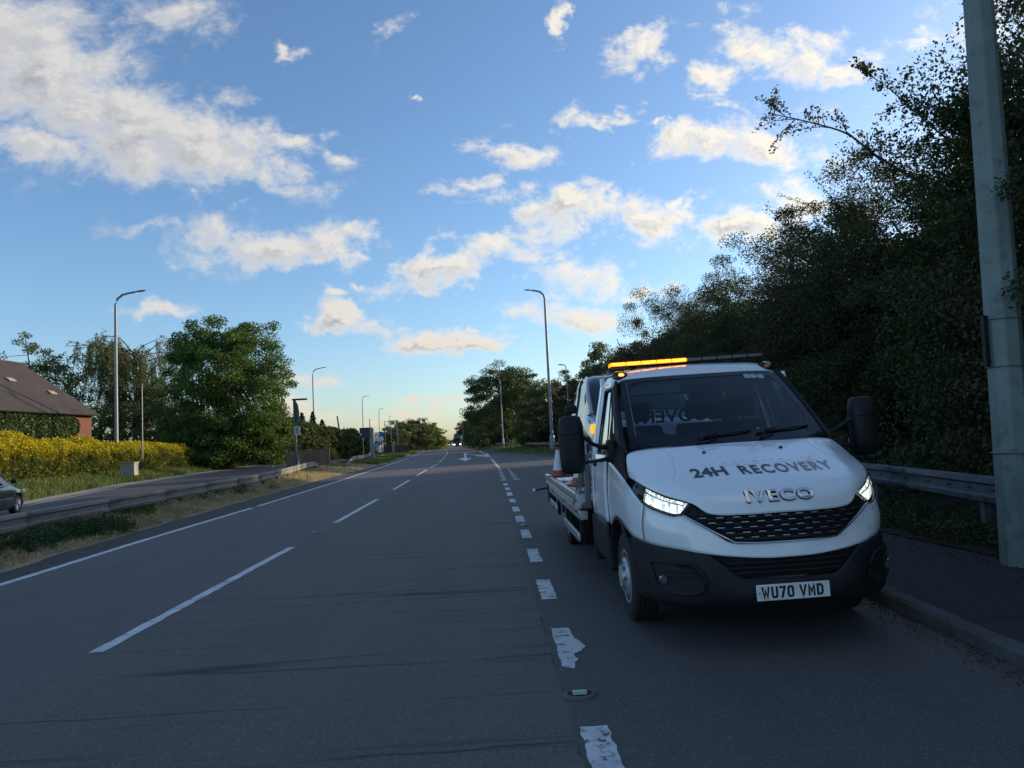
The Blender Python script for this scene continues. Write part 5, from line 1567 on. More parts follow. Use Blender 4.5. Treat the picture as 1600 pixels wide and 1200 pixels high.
G1 = [(4, -8.45), (8, -8.5), (12.85, -8.65), (16.6, -8.87), (20, -9.02), (23.7, -9.19), (28.7, -9.45), (35.3, -10.2), (42, -11.2), (46, -11.75), (49, -12.05)]
pts = ground_pts(G1, -.17); pts += [(-12.3, 50.6, -.12), (-12.55, 52, -.40)]
barrier('steel_barrier', pts, 'long weathered steel crash barrier along the central verge on the left', M_BARRIER, 1, 'crash barriers')
G2 = [(64, -12.3), (70, -12.6), (80, -13.6), (90, -15.2), (100, -16.9), (114, -19.0), (140, -22.4), (174, -26.2), (220, -31), (292, -38)]
pts = [(-11.6, 57, -.58), (-11.9, 60, -.30)] + ground_pts(G2, -.12)
barrier('steel_barrier', pts, 'second steel crash barrier beyond the gap, its near end curving down into the ground', M_BARRIER, 1, 'crash barriers', beam_l=5, posts=5)
G3 = [(1, 4.95), (4, 5.25), (8.0, 5.84), (9.6, 6.10), (11.4, 6.33), (16, 6.7), (24, 7.2), (38, 8.0), (46, 8.6)]
barrier('steel_barrier', ground_pts(G3), 'dark steel crash barrier under the trees behind the right footway', M_BARRIERD, 1 if False else -1, 'crash barriers', h=.76, slots=True)
G4 = [(64, 14), (68, 9), (74, 6.9), (90, 5.0), (110, 3.0), (130, .8)]
barrier('steel_barrier', [(x, y, land(x, y) + .05) for y, x in G4], 'pale barrier rail beneath the far right-hand trees beyond the junction', M_BARRIER, -1, 'crash barriers', h=.7, beam_l=6, posts=6)

# ------------------------------------------------------------------ reflecting road studs
def stud(x, y, label, rz=0):
    s_ = empty('road_stud', (x, y, .004), rz, label, 'road stud', 'cats eyes set in the road')
    fr_ = MB().lathe([(.092, -.004), (.090, .006), (.070, .013), (.066, .002)], (0, 0, 0), 'z', 24)
    o = build('frame', fr_, plain('stud_iron', (.14, .12, .12), .6, metal=.4, bump=.5), s_, smooth=True); o.scale = (1.15, .78, 1)
    build('housing', MB().box(-.064, .064, -.034, .034, .0, .012), M_DARK, s_)
    build('reflector', MB().prism([(-.030, .010), (.030, .010), (.018, .026), (-.018, .026)], -.045, .045, 'x'), plain('green_reflector', (.18, .42, .34), .3, bump=0), s_, bevel=.003)
    return s_
stud(.475, 4.52, 'green reflecting road stud between the two nearest worn lane dashes')
stud(.51, 13.25, 'road stud farther along the worn dashed line beside the recovery truck')
stud(-3.44, 13.8, 'road stud in the first gap of the white centre line')
stud(-3.57, 23.9, 'road stud in the second gap of the white centre line')

# ------------------------------------------------------------------ foliage
def leaf_mesh(name, centres, dirs, sizes, mat, seed=0, aspect=.62, fold=.25, parent=None, quad=True):
    """one kite-shaped leaf per centre; dirs = leaf axis (n x 3)"""
    rg = np.random.default_rng(seed)
    n = len(centres)
    d_ = dirs / (np.linalg.norm(dirs, axis=1, keepdims=True) + 1e-9)
    r_ = rg.normal(size=(n, 3)); s_ = np.cross(d_, r_); s_ /= (np.linalg.norm(s_, axis=1, keepdims=True) + 1e-9)
    up = np.cross(s_, d_)
    L = sizes[:, None]
    a = centres - d_ * L * .5
    c = centres + d_ * L * .5
    m0 = centres - d_ * L * .05
    b = m0 + s_ * L * aspect * .5 + up * L * fold * .5
    e = m0 - s_ * L * aspect * .5 + up * L * fold * .5
    V = np.stack([a, b, c, e], axis=1).reshape(-1, 3).astype(np.float32)
    me = bpy.data.meshes.new(name)
    me.vertices.add(4 * n); me.vertices.foreach_set('co', V.ravel())
    me.loops.add(4 * n); me.loops.foreach_set('vertex_index', np.arange(4 * n, dtype=np.int32))
    me.polygons.add(n); me.polygons.foreach_set('loop_start', np.arange(0, 4 * n, 4, dtype=np.int32))
    me.polygons.foreach_set('loop_total', np.full(n, 4, dtype=np.int32))
    me.update(calc_edges=True)
    me.materials.append(mat)
    o = bpy.data.objects.new(name, me); COL.objects.link(o)
    if parent is not None: o.parent = parent
    return o

def clumps_in(rg, n, rx, ry, zc, rz, lump=.35, low=-1.0, hollow=.55, skirt=0.0):
    """clump centres through an uneven ellipsoid, most of them near its surface"""
    out = []
    ph = rg.uniform(0, 10, 3)
    while len(out) < n:
        v_ = rg.normal(size=3); v_ /= np.linalg.norm(v_)
        if v_[2] < low: continue
        k = 1 + lump * mnoise.noise(Vector(v_ * 1.6) + Vector(ph)) * 1.6
        r_ = hollow + (1 - hollow) * rg.uniform() ** .6
        if v_[2] < 0 and skirt: k2 = k * max(.05, 1 - v_[2] ** 2) ** (-.5 * skirt)
        else: k2 = k
        out.append((v_[0] * rx * k2 * r_, v_[1] * ry * k2 * r_, zc + v_[2] * rz * k * r_))
    return np.array(out)

def crown_leaves(rg, cl, rad_, per, size, flat=.6, up=.15, outward=.8):
    n = len(cl) * per
    idx = np.repeat(np.arange(len(cl)), per)
    v_ = rg.normal(size=(n, 3)); v_ /= np.linalg.norm(v_, axis=1, keepdims=True)
    rr_ = rg.uniform(size=(n, 1)) ** .45
    R_ = (rad_ if hasattr(rad_, '__len__') else np.full(len(cl), rad_))[idx][:, None]
    off = v_ * rr_ * R_
    off[:, 2] *= flat
    pos = cl[idx] + off
    d_ = v_ * outward + rg.normal(size=(n, 3)) * .7 + np.array([0, 0, up])
    sz = size * rg.uniform(.6, 1.25, n)
    return pos, d_, sz

M_BARK = plain('bark', (.055, .045, .035), .95, var=.35, scale=5, bump=.8)
def limbs(rg, parent, trunk_h, r0, cl, top, k_main=7, k_sub=40, lean=(0, 0), mat=None):
    m_ = MB()
    pts = [(lean[0] * t * t, lean[1] * t * t, trunk_h * 1.0 * t) for t in (0, .25, .5, .75, 1.0)]
    pts = [(x + rg.normal() * r0 * .25, y + rg.normal() * r0 * .25, z) for x, y, z in pts]
    m_.tube(pts, [r0 * 1.25, r0, r0 * .85, r0 * .7, r0 * .45], 10)
    main = cl[rg.choice(len(cl), min(k_main, len(cl)), replace=False)]
    segs = []
    for c in main:
        t = rg.uniform(.35, 1.0)
        a = np.array(pts[2]) * (1 - t) + np.array(pts[4]) * t
        mid = a * .5 + c * .5 + np.array([0, 0, .08 * top]) * rg.uniform(.2, 1)
        pp = catmull([a, mid, c], 3)
        m_.tube([tuple(q) for q in pp], list(np.linspace(r0 * .42, r0 * .08, len(pp))), 6)
        segs.append(pp)
    for c in cl[rg.choice(len(cl), min(k_sub, len(cl)), replace=False)]:
        S_ = segs[int(rg.integers(len(segs)))]
        best = min((q for S2 in segs for q in S2), key=lambda q: np.linalg.norm(q - c))
        m_.tube([tuple(best), tuple((best + c) / 2 + rg.normal(size=3) * .15), tuple(c)], [r0 * .13, r0 * .08, r0 * .03], 5)
    return build('trunk', m_, mat or M_BARK, parent, smooth=True, angle=180)

LF_HAW = leafmat('hawthorn_leaves', [(.024, .041, .016), (.046, .070, .024), (.088, .101, .035)], trans=.30)
LF_HAW2 = leafmat('brownish_leaves', [(.036, .039, .018), (.062, .062, .026), (.111, .091, .039)], trans=.30)
LF_LIME = leafmat('lime_leaves', [(.040, .085, .022), (.078, .147, .031), (.132, .194, .039)], trans=.35)
LF_WILLOW = leafmat('willow_leaves', [(.075, .10, .045), (.115, .14, .06), (.17, .18, .08)], trans=.35)
LF_FAR = leafmat('far_leaves', [(.053, .083, .033), (.083, .117, .042), (.128, .150, .053)], trans=.30)
LF_FARY = leafmat('yellow_green_leaves', [(.13, .17, .03), (.24, .27, .045), (.34, .34, .07)], trans=.40)
LF_CONIF = leafmat('conifer_needles', [(.016, .028, .016), (.028, .042, .022), (.045, .055, .028)], trans=.15)
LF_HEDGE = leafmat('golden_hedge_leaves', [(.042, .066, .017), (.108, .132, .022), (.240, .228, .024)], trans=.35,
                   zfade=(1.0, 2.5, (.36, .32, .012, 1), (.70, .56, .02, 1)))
LF_IVY = leafmat('ivy_leaves', [(.035, .065, .022), (.075, .12, .038), (.14, .17, .07)], trans=.15)
LF_WEED = leafmat('nettle_leaves', [(.026, .058, .023), (.046, .098, .036), (.078, .130, .052)], trans=.3)
LF_WEEDD = leafmat('shade_weed_leaves', [(.029, .049, .018), (.052, .078, .029), (.091, .117, .046)], trans=.3)

# --- bushy hawthorn trees of the right-hand belt: three crowns, each used several times
def belt_tree(seed, h, r_, mat, per=430, ncl=340, size=.078):
    rg = np.random.default_rng(seed)
    t = empty('hawthorn_tree', (0, 0, 0))
    cl = clumps_in(rg, int(ncl * .72), r_, r_, h * .55, h * .46, lump=.42, hollow=.62, skirt=.6)
    cl = cl[cl[:, 2] > .6]
    low_ = np.stack([rg.uniform(-r_, r_, int(ncl * .28)), rg.uniform(-r_, r_, int(ncl * .28)), rg.uniform(.5, h * .35, int(ncl * .28))], 1)
    cl = np.vstack([cl, low_])
    rr_ = rg.uniform(.4, 1.0, len(cl))
    p_, d_, s_ = crown_leaves(rg, cl, rr_, per, size, flat=.62)
    # stray shoots poking out of the outline
    sh_p, sh_d, sh_s = [], [], []
    m_ = MB()
    for k in range(60):
        c = cl[int(rg.integers(len(cl)))]
        v_ = np.array([c[0], c[1], (c[2] - h * .5) * .9]); v_ /= (np.linalg.norm(v_) + 1e-6)
        v_ = v_ + rg.normal(size=3) * .35; v_ /= np.linalg.norm(v_)
        Ls = rg.uniform(.6, 1.5)
        bend = rg.normal(size=3) * .12
        pts = [c + v_ * Ls * t_ + bend * t_ * t_ + np.array([0, 0, -.12 * t_ * t_]) for t_ in np.linspace(0, 1, 6)]
        m_.tube([tuple(q) for q in pts], list(np.linspace(.014, .004, 6)), 4)
        for q in np.linspace(.25, 1, 34):
            i_ = q * 5; a = int(min(4, i_)); w_ = i_ - a
            pt = pts[a] * (1 - w_) + pts[a + 1] * w_
            for _ in range(3):
                sh_p.append(pt + rg.normal(size=3) * .055); sh_d.append(rg.normal(size=3) + v_ * .6); sh_s.append(size * .8 * rg.uniform(.6, 1.1))
    P_ = np.vstack([p_, np.array(sh_p)]); D_ = np.vstack([d_, np.array(sh_d)]); S_ = np.concatenate([s_, np.array(sh_s)])
    # larger shaded leaves inside keep daylight from showing straight through
    inner = clumps_in(rg, 220, r_ * .62, r_ * .62, h * .48, h * .40, lump=.3, hollow=.2)
    p2, d2, s2 = crown_leaves(rg, inner, .8, 95, size * 2.0)
    P_ = np.vstack([P_, p2]); D_ = np.vstack([D_, d2]); S_ = np.concatenate([S_, s2])
    leaf_mesh('crown', P_, D_, S_, mat, seed, parent=t)
    tag(build('shoots', m_, M_BARK, t), kind='stuff')
    limbs(rg, t, h * .6, .16, cl, h, 6, 26)
    return t
protoA = belt_tree(1, 9.2, 3.4, LF_HAW)
protoB = belt_tree(2, 9.6, 3.6, LF_HAW2)
protoC = belt_tree(3, 8.6, 3.2, LF_HAW)
belt = [  # x, y, proto, turn, scale, height scale, words
    (11.3, 3.6, 0, .3, 1.0, 1.05, 'dark bushy hawthorn at the right edge behind the octagonal column'),
    (11.5, 8.8, 1, 1.9, 1.0, 1.08, 'tall dark hawthorn directly behind the octagonal column, its twigs crossing it'),
    (12.1, 13.2, 2, 4.0, 1.06, 1.13, 'dark hawthorn just left of the octagonal column, highest of the leafy belt'),
    (12.2, 17.8, 0, 2.2, 1.0, .89, 'dark hawthorn behind the right-hand door mirror of the truck'),
    (12.2, 22.0, 1, 5.0, 1.0, .88, 'dark hawthorn with the bare arching branch, above the truck mirror'),
    (12.2, 27.0, 2, .9, 1.05, .93, 'dark hawthorn above the right end of the truck roof'),
    (12.2, 32.0, 0, 3.6, 1.0, .85, 'dark hawthorn above the middle of the truck roof'),
    (12.0, 37.0, 1, 2.9, .95, .90, 'dark hawthorn above the unlit half of the light bar'),
    (11.4, 42.5, 2, 1.2, 1.0, 1.05, 'last dark hawthorn of the belt with its outline above the lit amber strobes'),
    (9.6, -1.5, 2, .7, 1.0, 1.0, 'dark hawthorn beside the footway outside the right edge of the picture'),
    (15.5, 6.5, 2, .4, 1.15, 1.2, 'tall hawthorn in the second row at the right edge'),
    (17.5, 13.5, 1, 3.1, 1.15, 1.15, 'tall hawthorn in the second row showing above the one beside the column'),
    (17.5, 24.0, 0, 5.5, 1.1, .95, 'hawthorn in the second row behind the arching branch'),
    (17.5, 33.5, 2, 2.0, 1.1, .95, 'hawthorn in the second row behind the truck roof'),
]
protos = (protoA, protoB, protoC); used = [0, 0, 0]
for (x, y, k, a, s_, hs, words) in belt:
    o = protos[k] if not used[k] else copy_tree(protos[k])
    used[k] = 1
    tag(o, words, 'tree', 'hawthorn trees in the belt behind the right footway')
    o.location = (x, y, land(x, y) - .1); o.rotation_euler = (0, 0, a); o.scale = (s_, s_, hs)

# the long bare branch that arches out of the belt, and twigs across the column
def branch(name, pts, r0, label, seed, leaf=.075, nl=60, twigs=14, sub=1.0, dens=1.0):
    rg = np.random.default_rng(seed)
    pp = catmull(pts, 6)
    m_ = MB().tube([tuple(q) for q in pp], list(np.linspace(r0, r0 * .25, len(pp))), 6)
    P_, D_, S_ = [], [], []
    axis = (np.array(pts[-1]) - np.array(pts[0])); axis /= np.linalg.norm(axis)
    for k in range(twigs):
        i0 = int(rg.uniform(.25, 1) * (len(pp) - 1)); a = pp[i0]
        v_ = axis * .8 + rg.normal(size=3) * .55; v_ /= np.linalg.norm(v_)
        L = sub * rg.uniform(.35, 1.0)
        q = [a + v_ * L * t_ + np.array([0, 0, .10 * L * math.sin(3 * t_)]) + rg.normal(size=3) * .015 for t_ in np.linspace(0, 1, 5)]
        m_.tube([tuple(z) for z in q], list(np.linspace(r0 * .35, r0 * .12, 5)), 4)
        for t_ in np.linspace(.3, 1, int(9 * dens)):
            b = a + v_ * L * t_ + np.array([0, 0, .10 * L * math.sin(3 * t_)])
            for _ in range(5):
                P_.append(b + rg.normal(size=3) * .045); D_.append(rg.normal(size=3)); S_.append(leaf * rg.uniform(.5, 1.1))
    t = empty(name, (0, 0, 0), 0, label, 'branch')
    build('wood', m_, M_BARK, t, smooth=True)
    leaf_mesh('leaves', np.array(P_), np.array(D_), np.array(S_), LF_HAW, seed, parent=t)
    return t
branch('arching_branch', [(9.9, 14.0, 5.9), (8.9, 14.1, 6.65), (8.3, 14.2, 7.15), (7.75, 14.2, 7.62), (7.2, 14.4, 7.95), (6.75, 14.7, 8.25), (6.45, 15.0, 8.50)], .030, 'sparse leafy branch arching out over the sky from the hawthorn belt', 11, leaf=.085, twigs=20, sub=1.0)
branch('upright_shoot', [(10.2, 13.2, 6.2), (9.2, 13.3, 7.1), (8.6, 13.3, 7.7), (8.1, 13.3, 8.2), (7.75, 13.3, 8.45)], .02, 'short leafy shoot against the sky near the top of the belt, left of the column', 12, leaf=.09, twigs=16, sub=.7)
branch('twig_across_column', [(6.1, 7.2, 3.85), (5.6, 6.75, 3.83), (5.30, 6.62, 3.80), (5.12, 6.62, 3.82)], .010, 'thin twig with leaves crossing the upper part of the octagonal column', 13, leaf=.05, twigs=7, sub=.25)
branch('twig_across_column', [(6.3, 7.2, 2.75), (5.7, 6.8, 2.80), (5.32, 6.62, 2.78), (5.08, 6.6, 2.80)], .010, 'leafy twig crossing the middle of the octagonal column', 14, leaf=.05, twigs=9, sub=.3)
branch('twig_across_column', [(6.2, 7.1, 2.15), (5.7, 6.75, 2.20), (5.48, 6.6, 2.18)], .009, 'lowest leafy twig overlapping the right side of the octagonal column', 15, leaf=.05, twigs=9, sub=.3)

# --- big lime tree and drooping willow on the left
def tree(name, loc, h, rx, base, mat, label, seed, ncl, per, crad, size, lump=.45, trunk=.3, group=None, cat='tree', low=-1.0, ry=None, flat=.6, hollow=.55, skirt=0.0, low_n=0):
    rg = np.random.default_rng(seed)
    t = empty(name, loc, rg.uniform(0, 6), label, cat, group)
    rz = (h - base) / 2
    cl = clumps_in(rg, ncl, rx, ry or rx, base + rz, rz, lump=lump, low=low, hollow=hollow, skirt=skirt)
    cl = cl[cl[:, 2] > base * .6]
    if low_n:
        a_ = rg.uniform(0, 2 * math.pi, low_n); q_ = rg.uniform(.55, 1, low_n) * rx
        cl = np.vstack([cl, np.stack([np.cos(a_) * q_, np.sin(a_) * q_, rg.uniform(.3, h * .32, low_n)], 1)])
    p_, d_, s_ = crown_leaves(rg, cl, rg.uniform(crad * .6, crad * 1.3, len(cl)), per, size, flat=flat)
    leaf_mesh('crown', p_, d_, s_, mat, seed, parent=t)
    limbs(rg, t, h * .62, trunk, cl, h, 8, 40)
    return t
tree('lime_tree', (-27.6, 76, .4), 15.9, 6.1, .7, LF_LIME, 'big round dense green tree beside the end of the yellow hedge', 21, 380, 215, 1.2, .245, lump=.22, trunk=.42, hollow=.5, skirt=.75, low_n=230)

def willow(loc, h, r_, label, seed):
    rg = np.random.default_rng(seed)
    t = empty('weeping_willow', loc, 0, label, 'tree')
    m_ = MB()
    tr_ = [(0, 0, 0), (.3, 0, 3), (.1, .2, 6.5), (.5, 0, 9.5), (.3, 0, h * .82)]
    m_.tube([tuple(q) for q in catmull(tr_, 4)], list(np.linspace(.36, .06, 17)), 8)
    P_, D_, S_ = [], [], []
    for k in range(60):
        a = rg.uniform(0, 2 * math.pi); z0 = rg.uniform(4.5, h * .80); ln_ = r_ * rg.uniform(.45, 1.05) * (1 - .25 * max(0, z0 / h - .5))
        p_0 = np.array([.2, 0, z0]); tip = np.array([math.cos(a) * ln_, math.sin(a) * ln_, z0 + rg.uniform(.8, h * .30) * (1 - z0 / h) * 2.2])
        tip[2] = min(tip[2], h)
        pp = catmull([p_0, (p_0 + tip) / 2 + np.array([0, 0, rg.uniform(.1, .9)]) + rg.normal(size=3) * .3, tip], 5)
        m_.tube([tuple(q) for q in pp], list(np.linspace(.085, .02, len(pp))), 5)
        for j in range(15):
            i0 = int(rg.uniform(.25, 1) * (len(pp) - 1)); s0 = pp[i0] + rg.normal(size=3) * .25
            out = np.array([math.cos(a), math.sin(a), 0]) * rg.uniform(.1, .9) + rg.normal(size=3) * .3
            L = rg.uniform(1.0, 5.2) * (1.2 - .3 * s0[2] / h)
            L = min(L, s0[2] - .8)
            q = [s0 + out * (t_ ** .6) + np.array([0, 0, -L * t_ ** 1.5 + .3 * t_]) for t_ in np.linspace(0, 1, 6)]
            m_.tube([tuple(z) for z in q], [.016, .012, .010, .008, .006, .004], 3)
            for t_ in np.linspace(.05, 1, int(11 * L)):
                b = s0 + out * (t_ ** .6) + np.array([0, 0, -L * t_ ** 1.5 + .3 * t_])
                P_.append(b + rg.normal(size=3) * .11); D_.append(np.array([0, 0, -1.0]) + rg.normal(size=3) * .5); S_.append(rg.uniform(.15, .30))
                if rg.uniform() < .55:
                    P_.append(b + rg.normal(size=3) * .16); D_.append(np.array([0, 0, -1.0]) + rg.normal(size=3) * .6); S_.append(rg.uniform(.12, .22))
    build('trunk', m_, M_BARK, t, smooth=True, angle=180)
    leaf_mesh('crown', np.array(P_), np.array(D_), np.array(S_), LF_WILLOW, seed, aspect=.42, parent=t)
    return t
willow((-41.5, 84, .4), 17.0, 7.2, 'airy drooping willow with thin foliage, left of the big round tree', 31)
# darker bushes in the gap below willow
for i_, (x, y, h_, r_) in enumerate([(-38.5, 80, 9.5, 3.2), (-33.8, 79, 7.5, 3.4), (-42.0, 78, 6.5, 3.0)]):
    tree('bush', (x, y, .3), h_, r_, .3, LF_LIME if i_ else LF_FAR, ['tall dark bush under the drooping willow', 'dark bush between willow and big round tree', 'lower dark bush just right of the brick barn'][i_], 40 + i_, 90, 130, .9, .22, group='bushes behind the yellow hedge', cat='bush')
tree('ash_tree', (-51.5, 82, .4), 15.0, 5.0, 6, LF_WILLOW, 'airy tree showing above the barn roof at the left edge', 51, 120, 110, 1.0, .26, lump=.45, trunk=.3, hollow=.5)

# --- yellow hedge
def hedge(name, line, w, heights, mat, label, seed, n, size, cat='hedge', base=0.1, bumps=.55):
    rg = np.random.default_rng(seed)
    e = empty(name, (line[0][0], line[0][1], land(*line[0])), 0, label, cat)
    A = [np.array(q, float) for q in line]
    cum = [0]
    for a, b in zip(A, A[1:]): cum.append(cum[-1] + np.linalg.norm(b - a))
    s_ = rg.uniform(0, cum[-1], n)
    X = np.interp(s_, cum, [a[0] for a in A]); Y = np.interp(s_, cum, [a[1] for a in A])
    H_ = np.interp(s_, cum, heights)
    bump_ = np.array([mnoise.noise(Vector((q * .55, seed, 0))) + .5 * mnoise.noise(Vector((q * 1.9, seed, 3))) for q in s_]) * bumps
    side = rg.uniform(size=n)
    t_ = rg.uniform(size=n)
    top = side < .38
    endw = np.minimum(1, np.minimum(s_, cum[-1] - s_) / 1.6 + .35)
    h_ = (H_ + bump_) * endw ** .5
    u_ = rg.uniform(-1, 1, n)
    zz_ = np.where(top, h_ - .10 + rg.normal(size=n) * .10, h_ * t_ ** .85)
    prof = np.sqrt(np.clip(1 - (zz_ / (h_ + .15)) ** 4, .05, 1))
    dep = np.array([mnoise.noise(Vector((X[i] * .9, Y[i] * .9, zz_[i] * 1.3))) for i in range(n)])
    off = np.where(top, u_ * w * .5, w * .5 * prof * (1 + .5 * dep) + rg.normal(size=n) * .08)
    zz_ = np.where(top, zz_ - (np.abs(off) / w * 2) ** 3 * .45, zz_)
    d0 = A[-1] - A[0]; d0 /= np.linalg.norm(d0); nx_, ny_ = d0[1], -d0[0]
    gl = np.array([land(x, y) for x, y in zip(X, Y)])
    P_ = np.stack([X + nx_ * off - line[0][0], Y + ny_ * off - line[0][1], gl + base * 0 + zz_ - e.location.z], 1)
    D_ = rg.normal(size=(n, 3)) + np.array([nx_ * .6, ny_ * .6, .5])
    leaf_mesh('foliage', P_, D_, size * rg.uniform(.6, 1.3, n), mat, seed, parent=e)
    # woody core
    core = MB()
    k = 30
    rows_ = []
    for i in range(k + 1):
        q = cum[-1] * i / k
        x = float(np.interp(q, cum, [a[0] for a in A])); y = float(np.interp(q, cum, [a[1] for a in A])); h2 = float(np.interp(q, cum, heights)) * .80
        g_ = land(x, y)
        rows_.append([(x + nx_ * w * a - line[0][0], y + ny_ * w * a - line[0][1], g_ + b - e.location.z) for a, b in ((-.36, 0), (-.34, h2 * .8), (-.15, h2), (.15, h2), (.30, h2 * .8), (.34, 0))])
    core.grid(rows_)
    build('inner_twigs', core, plain('dark_twigs', (.020, .022, .012), .95, scale=9, bump=.8), e)
    return e
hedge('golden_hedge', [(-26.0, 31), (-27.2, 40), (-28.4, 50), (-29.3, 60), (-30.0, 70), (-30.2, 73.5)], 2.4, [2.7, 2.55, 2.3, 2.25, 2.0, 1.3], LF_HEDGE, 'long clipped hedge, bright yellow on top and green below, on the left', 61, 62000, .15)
hedge('dark_hedge', [(-27.5, 88), (-25.5, 92), (-22.5, 101), (-20.5, 108), (-19.5, 112)], 3.4, [5.2, 5.4, 4.2, 3.7, 2.9], LF_FAR, 'dark green hedge behind the wooden fence panel, with ragged conifer tips', 62, 26000, .26, bumps=.9)
rg0 = np.random.default_rng(77)
for i_, (x, y, h_) in enumerate([(-27.8, 96, 6.3), (-26.6, 97, 5.7), (-25.4, 97, 6.2), (-24.2, 98, 6.3), (-23.2, 99, 5.2)]):
    e = empty('conifer', (x, y, .4), 0, 'small pointed conifer tip over the dark hedge, %s' % ['leftmost one beside the banner post', 'second from the left', 'middle one', 'tallest one next to the street light', 'rightmost low one'][i_], 'tree', 'conifers over the dark hedge')
    n = 1500
    t_ = rg0.uniform(.1, 1, n); a = rg0.uniform(0, 2 * math.pi, n); r_ = (1 - t_) ** .8 * 1.5 * rg0.uniform(.2, 1, n) * (1 + .5 * np.sin(a * 3 + t_ * 14)) + .05
    P_ = np.stack([np.cos(a) * r_, np.sin(a) * r_, t_ * h_], 1)
    leaf_mesh('crown', P_, np.stack([np.cos(a), np.sin(a), np.full(n, .1)], 1) + rg0.normal(size=(n, 3)) * .4, rg0.uniform(.16, .34, n), LF_CONIF, i_, parent=e)
    build('trunk', MB().tube([(0, 0, 0), (0, 0, h_ * .95)], [.16, .02], 6), M_BARK, e)

# ivy on the barn
rgi = np.random.default_rng(9)
n = 34000
y_ = rgi.uniform(-26, -1.9, n); z_ = rgi.uniform(.0, 4.75, n)
keep = np.array([(z_[i] < 4.72 + .25 * mnoise.noise(Vector((y_[i] * .8, 0, 4)))) and (y_[i] < -2.0 + .5 * mnoise.noise(Vector((z_[i] * 1.2, 5, 1)))) and not (y_[i] < -11.6 and y_[i] > -12.6 and z_[i] > 3.6) for i in range(n)])
y_, z_ = y_[keep], z_[keep]; n = len(y_)
ln_ = np.array([mnoise.noise(Vector((0, y_[i] * .9, z_[i] * .7))) for i in range(n)])
P_ = np.stack([.10 + .16 * np.clip(ln_ + .4, 0, 1) + rgi.uniform(0, .10, n), y_, z_], 1)
leaf_mesh('ivy', P_, rgi.normal(size=(n, 3)) * .6 + np.array([.5, 0, -.7]), rgi.uniform(.10, .24, n), LF_IVY, 9, aspect=.9, parent=barn)

# --- far trees, both sides
far_left = [(-21.5, 158, 6.0, 3.0, 0, 'small dark tree at the left end of the far left clump'), (-20.3, 165, 7.6, 4.0, 0, 'dark green tree in the far left clump behind the rack'), (-17.2, 168, 8.0, 3.9, 0, 'dark green tree in the middle of the far left clump'),
            (-15.6, 178, 6.7, 3.6, 1, 'yellow-green tree at the right of the far left clump'), (-15.1, 188, 6.3, 3.4, 1, 'bright yellow-green tree, rightmost of the far left clump'), (-24.5, 165, 4.8, 3.4, 0, 'low dark bush left of the far left clump')]
pf_ = {}
def far_tree(proto, x, y, h, r_, label, group, z=None, rot=None):
    o = copy_tree(proto); tag(o, label, 'tree', group)
    o.location = (x, y, land(x, min(y, 500)) - .2 if z is None else z); o.rotation_euler = (0, 0, rot if rot is not None else (x * 7.3 + y * 1.7) % 6.28)
    o.scale = (r_ / 5, r_ / 5, h / 10)
    return o
pr1 = tree('broadleaf_tree', (0, 0, 0), 10, 5, .5, LF_FAR, None, 71, 170, 120, 1.0, .30, low_n=60, skirt=.5, lump=.3, trunk=.22)
pr2 = tree('broadleaf_tree', (0, 0, 0), 10, 5, .5, LF_FARY, None, 72, 150, 120, .95, .30, low_n=50, skirt=.5, lump=.3, trunk=.2)
pr3 = tree('broadleaf_tree', (0, 0, 0), 10, 5, .8, LF_HAW2, None, 73, 190, 130, .9, .27, low_n=60, skirt=.5, lump=.38, trunk=.22, hollow=.45)
first = {id(pr1): True, id(pr2): True, id(pr3): True}
def put(proto, *a, **k):
    if first[id(proto)]:
        first[id(proto)] = False
        x, y, h, r_, label, group = a[:6]
        tag(proto, label, 'tree', group); proto.location = (x, y, land(x, min(y, 500)) - .2); proto.scale = (r_ / 5, r_ / 5, h / 10)
        return proto
    return far_tree(proto, *a, **k)
for (x, y, h_, r_, k, words) in far_left:
    put(pr2 if k else pr1, x, y, h_, r_, words, 'trees in the far left clump')
tree('oak_tree', (2.4, 119, .2), 14.8, 6.2, 1.2, LF_FAR, 'first big rounded tree on the right, just left of the tall street light', 81, 300, 180, 1.1, .26, lump=.28, skirt=.5, trunk=.35, hollow=.45)
right_far = [
    (8.4, 104, 10.5, 4.2, 0, 'dark tree right of the first rounded one, behind the tall street light'),
    (10.4, 92, 8.6, 4.6, 2, 'brownish tree just right of the tall street light'),
    (13.4, 87, 10.8, 3.4, 2, 'ragged tree above the roof of the loaded car'),
    (14.2, 80, 12.2, 3.7, 0, 'tall ragged tree left of the lit strobes'),
    (15.8, 72, 11.0, 3.8, 2, 'thin leaved tree rising just behind the lit strobes'),
    (17.0, 62, 10.5, 4.0, 0, 'tree filling the gap between the belt and the far trees'),
    (7.0, 96, 6.5, 3.4, 0, 'low bushy tree beneath the tall street light'),
    (9.8, 78, 5.6, 3.0, 2, 'low bush behind the pale barrier rail near the loaded car'),
    (13.0, 66, 6.0, 3.2, 0, 'low bush hidden mostly behind the truck mirror'),
    (5.0, 132, 11.0, 5.0, 2, 'tree behind the first rounded tree on the right'),
    (.8, 138, 8.0, 4.2, 0, 'smaller tree at the foot of the first rounded tree, farther left'),
    (-.8, 160, 9.0, 4.6, 0, 'tree stepping down the road edge beyond the first rounded tree'),
    (-2.2, 185, 9.0, 4.8, 2, 'next smaller tree down the right road edge'),
    (-3.6, 212, 9.0, 4.8, 0, 'dark tree just right of the lorry roof'),
    (-5.2, 245, 9.0, 5.0, 0, 'dark tree directly behind and right of the lorry'),
    (-8.0, 290, 9.0, 5.2, 2, 'far tree behind the lorry'),
    (-11.5, 350, 8.5, 5.4, 0, 'farther tree behind the lorry'),
    (-16.5, 430, 8.0, 5.6, 0, 'farthest distinct tree behind the lorry'),
]
